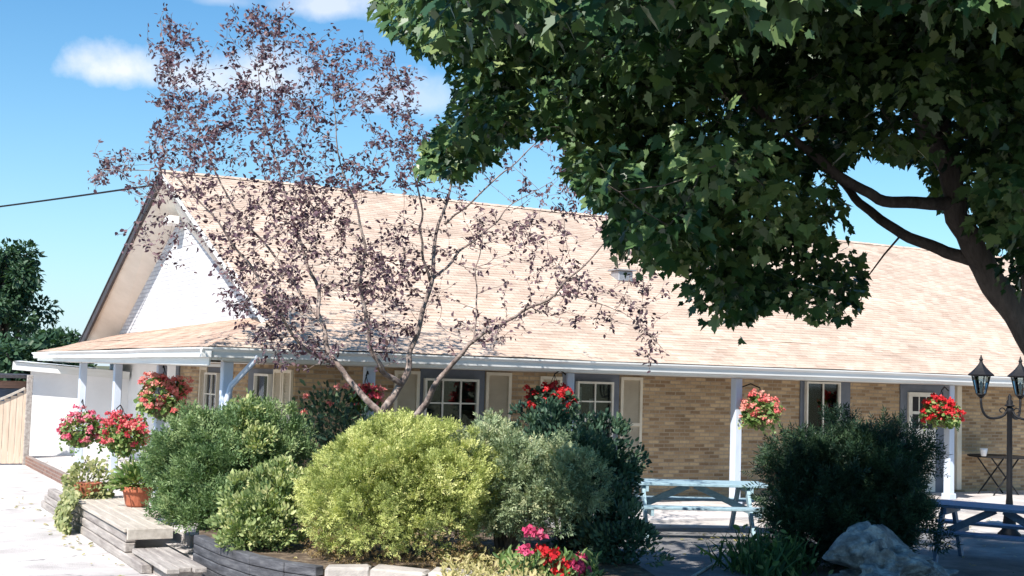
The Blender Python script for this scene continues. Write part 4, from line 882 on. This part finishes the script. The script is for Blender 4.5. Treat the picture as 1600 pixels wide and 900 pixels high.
while len(att) < 1080:
    x, y = rr.uniform(540, 2100), rr.uniform(-420, 545)
    if not inside(mcrown, x, y): continue
    if x > 1620 and rr.random() < 0.5: continue
    th = 1.25 if y > 330 else 1.9
    dd = D1 + rr.gauss(0.05, th * 0.62) - (0.8 if y < 40 else 0)
    if any((x - gx) ** 2 + (y - gy) ** 2 < gr * gr for gx, gy, gr in ((1015, 408, 30), (1052, 428, 26), (1110, 482, 26), (1235, 232, 24), (1252, 292, 24), (1222, 372, 20), (1302, 305, 18), (1330, 235, 20), (1060, 150, 14), (985, 215, 14), (1560, 60, 20), (1590, 200, 18))): continue
    if y > 350 and rr.random() < 0.25: continue
    def near(p0, p1, lim):
        v = np.array([p1[0] - p0[0], p1[1] - p0[1]], float); w_ = np.array([x - p0[0], y - p0[1]], float); t_ = min(1, max(0, (w_ @ v) / (v @ v))); return np.hypot(*(w_ - t_ * v)) < lim
    if dd < D1 + 0.3 and (near((1312, 282), (1185, 165), 40) or near((1470, 185), (1505, 350), 46) or near((1505, 350), (1610, 520), 60)): continue
    # sprays near the outline are set a little back from it
    if y > 0 and not all(inside(mcrown, x + ex, y + ey) for ex, ey in ((-14, 0), (14, 0), (0, 16))): continue
    att.append(pt(x, y, max(dd, 7.2)))
FLECK = [pt(1480, 110, 8.9), pt(1420, 60, 9.0), pt(1010, 130, 8.9), pt(1000, 250, 9.2), pt(1210, 75, 9.0), pt(860, 170, 9.1), pt(1530, 90, 9.2)]
nvis = len(att)
while len(att) < nvis + 1300:      # upper crown above the frame, extra unseen sprays added to shade the leaves below
    x, y = rr.uniform(620, 2100), rr.uniform(-1150, -25); d_ = rr.uniform(5.6, 11.2)
    if x < 1280 and y < -30 - 0.32 * (x - 620): continue
    if any(np.linalg.norm(np.cross(pt(x, y, d_) - q_, np.array(SUN))) < 0.42 for q_ in FLECK): continue     # gaps that let the sun through
    att.append(pt(x, y, d_))
for q_ in FLECK:
    for _ in range(7): att.append(q_ + rng.normal(size=3) * 0.22)
maple = thing('maple_tree', mb_, 'large dark maple whose leaning trunk and crown fill the upper right', 'tree')
tubes, segs = grow(mlimbs, att, r_tip=0.004, kr=0.010, seed=4, back=0.1, crook=0.03)
q = MB()
for ps, rad in tubes: q.tube(ps, rad, 12 if rad[0] > 0.06 else 5, cap=rad[0] > 0.02)
q.build('trunk', M['bark'], maple, smooth=True)
A = np.array(att); per = 58
C = np.repeat(A, per, axis=0); n = len(C)
offs = rng.normal(size=(n, 3)) * np.array([0.15, 0.15, 0.11])
P_ = C + offs
px_, py_, _d = proj(P_)
keep = np.array([(y < -10 or x > 1605 or inside(mcrown, x, y)) for x, y in zip(px_, py_)])
P_ = P_[keep]; offs = offs[keep]; n = len(P_)
out = norm(offs * np.array([1, 1, .3]) + 1e-6)
axis = norm(out * 0.8 + np.array([0, 0, -0.55]) + 0.45 * rdir(n))
nr = norm(np.array([-.52, -.40, .62]) + out * 0.35 + 0.42 * rdir(n))
tint = np.clip(np.repeat(rng.random(len(A)), per)[keep] * 0.45 + rng.random(n) * 0.45, 0, 1)
scatter('crown', T_MAPLE, P_, axis, nr, 0.05 + 0.08 * rng.random(n) ** 1.2, M['leaf_maple'], maple, tint ** 1.1, vary=0.35)

# trees beyond the gate -----------------------------------------------------
def far_tree(name, label, x, y, h, rad, n, seed, lumps, m='leaf_far', size=0.28):
    t = thing(name, (x, y, 0), label, 'tree', 'trees beyond the gate')
    r2 = random.Random(seed); q = MB()
    q.tube([(x, y, -0.1), (x + .1, y, h * .3), (x - .1, y + .1, h * .75)], [h * .03, h * .022, h * .008], 8)
    cs = []
    for i in range(lumps):
        a = r2.uniform(0, 6.283); rr_ = rad * r2.uniform(.15, .72); zz = h * r2.uniform(.32, .86)
        k = 1 - 0.55 * max(0, (zz / h - .55) / .4)
        c = Vector((x + math.cos(a) * rr_ * k, y + math.sin(a) * rr_ * k, zz)); cs.append(c)
        q.tube([(x, y, zz * .55), tuple(Vector((x, y, zz * .6)).lerp(c, .5)), tuple(c)], [h * .012, h * .008, .02], 5)
    q.build('trunk', M['bark'], t)
    P_ = []; O = []
    per_ = n // lumps
    for c in cs:
        u = rdir(per_); s = rad * r2.uniform(.22, .38)
        P_.append(np.array(c) + u * (rng.random((per_, 1)) ** .45) * s * np.array([1, 1, .8])); O.append(u)
    P_ = np.concatenate(P_); O = np.concatenate(O)
    scatter('crown', T_OVAL, P_, norm(O + .7 * rdir(len(O)) - np.array([0, 0, .3])), norm(O + .7 * rdir(len(O)) + np.array([0, 0, .5])), size * rng.uniform(.6, 1.3, len(P_)), M[m], t)
    return t
def gp_(px, d): a = pt(px, 560, d); return a[0], a[1]
x, y = gp_(2, 52); far_tree('leafy_tree', 'tall dense dark tree behind the gate at the left edge', x, y, 8.0, 2.5, 9000, 1, 36, size=0.24)
x, y = gp_(-70, 58); far_tree('leafy_tree', 'dark tree behind the tall one, mostly beyond the left edge', x, y, 8.4, 3.4, 5000, 2, 24)
x, y = gp_(80, 70); far_tree('leafy_tree', 'lower far-off tree right of the tall dark tree', x, y, 4.4, 2.2, 3000, 3, 18)
x, y = gp_(118, 82); far_tree('leafy_tree', 'small round-topped distant tree beside the end of the porch roof', x, y, 4.2, 2.0, 2400, 4, 14)
x, y = gp_(40, 44); far_tree('leafy_tree', 'short dark bushy tree directly above the shed roof', x, y, 3.4, 2.4, 4500, 5, 20)

n = 420
fx = np.concatenate([rng.uniform(7.4, 20, 300), rng.uniform(2.9, 3.3, 70), rng.uniform(4.2, 7.6, 50)]); fy = np.concatenate([rng.uniform(9, 16, 300), rng.uniform(12, 24, 70), rng.uniform(12, 14, 50)])
fz = np.concatenate([np.full(300, 0.112), np.full(70, 0.008), np.full(50, 0.372)]) + rng.random(n) * 0.012
tag(scatter('fallen_leaves', T_OVAL, np.stack([fx, fy, fz], 1), norm(rdir(n) * np.array([1, 1, .15])), norm(np.array([0, 0, 1]) + .25 * rdir(n)), rng.uniform(0.04, 0.10, n), M['leaf_straw'], None, vary=0.3), 'scattered dry leaves lying on the paving', 'fallen leaves', kind='stuff')

# ------------------------------------------------------------------ boulder
def boulder(name, c, rad, seed, label, m, tilt=np.array([0.875, -0.48, 0])):
    bm = bmesh.new(); bmesh.ops.create_icosphere(bm, subdivisions=6, radius=1)
    V = np.array([v.co[:] for v in bm.verts]); r2 = np.random.default_rng(seed)
    f_ = np.ones(len(V))
    for k in range(16):     # planar chips give the broken faces
        d = norm(r2.normal(size=(1, 3)))[0]; cut = r2.uniform(0.62, 0.9); s = V @ d
        f_ = np.minimum(f_, np.where(s > cut, cut / np.maximum(s, 1e-3), 1.0))
    for k in range(70):
        d = norm(r2.normal(size=(1, 3)))[0] * 3 * 14 ** r2.random(); f_ += 0.26 / np.linalg.norm(d) * np.sin(V @ d + r2.uniform(0, 6) + 1.5 * np.sin(V @ d[::-1] * .6))
    from mathutils import noise as mn
    for i_, p_ in enumerate(V):
        q_ = Vector(p_); f_[i_] += 0.10 * (mn.ridged_multi_fractal(q_ * 2.2 + Vector((seed, 0, 0)), 0.9, 2.1, 6, 0.9, 2.0) - 1.1) + 0.05 * mn.turbulence(q_ * 7, 4, True)
    V = V * f_[:, None]
    V[:, 2] *= np.clip(1.08 - 0.75 * np.abs(V @ tilt + 0.02), 0.35, 1.1)
    V = V * np.array(rad)
    for v, co in zip(bm.verts, V): v.co = Vector(co) + Vector(c)
    me = bpy.data.meshes.new(name); bm.to_mesh(me); bm.free(); me.materials.append(m)
    o = link(name, me); return tag(o, label, 'rock')
M['rock'] = mat('limestone_boulder', (0.24, 0.235, 0.23), (0.075, 0.075, 0.08), 6.5, 0.95, 1.0, 14, c3=(0.52, 0.50, 0.46))
b0 = pt(1378, 885, 14.1); boulder('boulder', (b0[0], b0[1], 0.20), (0.84, 0.66, 0.62), 5, 'big craggy grey limestone boulder at the bottom right', M['rock'])
b1 = pt(1462, 893, 13.7); boulder('boulder', (b1[0], b1[1], 0.20), (0.24, 0.22, 0.22), 8, 'small pale rock against the right foot of the big boulder', M['rock'])

# ------------------------------------------------------------------ picnic tables
def picnic_table(c, rz, label, m, length=1.85):
    t = thing('picnic_table', c, label, 'picnic table', 'blue picnic tables on the patio')
    mt = Matrix.Translation(Vector(c)) @ Matrix.Rotation(rz, 4, 'Z')
    h = length / 2
    q = MB()
    for i in range(5): y = -0.37 + i * 0.15; q.box(-h, h, y, y + 0.14, 0.715, 0.755, mt, 0.006)
    q.build('table_top', m, t)
    for s in (-1, 1):
        q = MB()
        for i in range(2):
            y = s * 0.70 - 0.13 + i * 0.135; q.box(-h, h, y, y + 0.125, 0.425, 0.463, mt, 0.006)
        q.build('bench', m, t)
    for s in (-1, 1):
        x = s * (h - 0.32)
        for k in (-1, 1):
            q = MB(); q.beam(mt @ Vector((x, k * 0.24, 0.71)), mt @ Vector((x, k * 0.68, 0.0)), 0.045, 0.10, up=(mt.to_3x3() @ Vector((0, 1, 0)))); q.build('leg', m, t)
        q = MB(); q.box(x + 0.024, x + 0.064, -0.82, 0.82, 0.335, 0.423, mt); q.box(x + 0.024, x + 0.064, -0.36, 0.36, 0.63, 0.714, mt); q.build('cross_beam', m, t)
        q = MB(); q.beam(mt @ Vector((s * 0.05, 0.02 * s, 0.70)), mt @ Vector((x - s * 0.01, 0.02 * s, 0.40)), 0.045, 0.09); q.build('brace', m, t)
    return t
t1 = pt(1080, 792, 18.35)
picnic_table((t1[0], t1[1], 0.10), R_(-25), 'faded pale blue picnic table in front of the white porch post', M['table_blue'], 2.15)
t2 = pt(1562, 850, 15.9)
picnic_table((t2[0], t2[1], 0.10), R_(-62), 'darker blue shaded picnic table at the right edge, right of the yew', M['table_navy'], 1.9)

# ------------------------------------------------------------------ lamp post
lb = at_z(1577, 838, 0.10)
lamp = thing('lamp_post', (lb[0], lb[1], 0.10), 'black iron lamp post with scrolled arms and lanterns at the right edge', 'lamp post')
dl = dep(lb[0], lb[1], 1.5); mpp = dl / F
hub = lb[2] + 0; zt = pt(1577, 632, dl)[2]
C0 = Vector((lb[0], lb[1], 0.10))
q = MB(); q.lathe(C0, [(0.17, 0), (0.17, 0.04), (0.11, 0.10), (0.075, 0.35), (0.06, 0.42), (0.045, 0.6), (0.038, zt - 0.25), (0.055, zt - 0.22), (0.055, zt - 0.17), (0.038, zt - 0.14), (0.05, zt - 0.06), (0.025, zt - 0.02), (0.03, zt + 0.02), (0.004, zt + 0.06)], 14)
q.lathe((lb[0], lb[1], zt + 0.0), [(0.05, -0.035), (0.09, -0.02), (0.05, 0.0)], 12)
q.build('pole', M['iron'], lamp, smooth=True)
rt = Vector(RX[:, 0]).normalized(); fw = Vector((RX[0, 2], RX[1, 2], 0)).normalized(); rt.z = 0; rt.normalize()
arm_len = 45 * mpp; zl = pt(1532, 625, dl)[2]
for ang in (180, 48, -46):
    dr = rt * math.cos(R_(ang)) + fw * math.sin(R_(ang))
    q = MB(); z0 = zt - 0.10
    pts_ = [C0 * 1 + Vector((0, 0, z0 - C0.z)) + dr * 0.03]
    for i in range(13):
        u = i / 12; a = -math.pi * 0.95 + u * math.pi * 0.95
        xx = 0.06 + (arm_len - 0.06) * (0.5 - 0.5 * math.cos(u * math.pi * 0.98)) ; zz = z0 - 0.02 - 0.10 * math.sin(u * math.pi * 0.9) + max(0, u - .55) ** 2 * 0.9
        pts_.append(Vector((lb[0], lb[1], zz)) + dr * xx)
    tipz = pts_[-1].z; pts_.append(Vector((lb[0], lb[1], tipz + 0.06)) + dr * arm_len)
    q.tube(pts_, 0.02, 8)
    sc = [Vector((lb[0], lb[1], z0 + 0.03)) + dr * 0.03]
    for i in range(12):
        a = i / 11 * 5.2; rr_ = 0.055 * (1 - i / 16); sc.append(Vector((lb[0], lb[1], z0 + 0.0 + math.sin(a) * rr_)) + dr * (0.12 - math.cos(a) * rr_))
    q.tube(sc, 0.009, 6); arm = q.build('arm', M['iron'], lamp, smooth=True)
    lc = Vector((lb[0], lb[1], tipz + 0.06)) + dr * arm_len
    S = 0.185 / 0.19
    fr = MB()
    fr.lathe(lc, [(0.03, 0), (0.055, 0.03), (0.075, 0.05), (0.07, 0.062)], 6)
    for j in range(6):
        a = j * math.pi / 3; fr.tube([lc + Vector((0.072 * math.cos(a), 0.072 * math.sin(a), 0.06)), lc + Vector((0.135 * math.cos(a), 0.135 * math.sin(a), 0.33))], 0.009, 5)
    fr.lathe(lc, [(0.13, 0.325), (0.19, 0.335), (0.195, 0.352), (0.14, 0.40), (0.085, 0.455), (0.05, 0.50), (0.03, 0.53), (0.022, 0.56), (0.032, 0.585), (0.018, 0.61), (0.004, 0.66)], 6)
    lan = fr.build('lantern', M['iron'], lamp)
    gq = MB(); gq.lathe(lc, [(0.066, 0.064), (0.126, 0.323)], 6); gq.build('glass', M['glass'], lan)
    bq = MB(); bq.lathe(lc, [(0.012, 0.064), (0.015, 0.14), (0.028, 0.17), (0.03, 0.21), (0.012, 0.25)], 8); bq.build('bulb', M['cup'], lan)

# ------------------------------------------------------------------ bar table with cup by the wall
zt_ = at_y(1560, 712, 18.35)
bt = thing('patio_table', (zt_[0], 18.35, 0.15), 'dark round metal table with thin crossed legs beside the wall behind the lamp', 'table')
q = MB(); q.lathe((zt_[0], 18.35, zt_[2]), [(0.60, -0.03), (0.62, -0.02), (0.62, 0.0), (0.58, 0.004)], 26); q.build('table_top', M['iron'], bt)
for s in (-1, 1):
    for k in (-1, 1):
        q = MB(); q.tube([(zt_[0] + s * 0.42, 18.35 + k * 0.18, zt_[2] - 0.03), (zt_[0] - s * 0.38, 18.35 + k * 0.2, 0.15)], 0.016, 6); q.build('leg', M['iron'], bt)
cp = at_y(1537, 711, 18.2); q = MB(); q.lathe((cp[0], 18.2, zt_[2] + 0.004), [(0.05, 0), (0.075, 0.12), (0.078, 0.16), (0.07, 0.16), (0.045, 0.02)], 16); tag(q.build('white_cup', M['cup'], smooth=True), 'white cup standing on the dark metal table by the wall', 'cup')
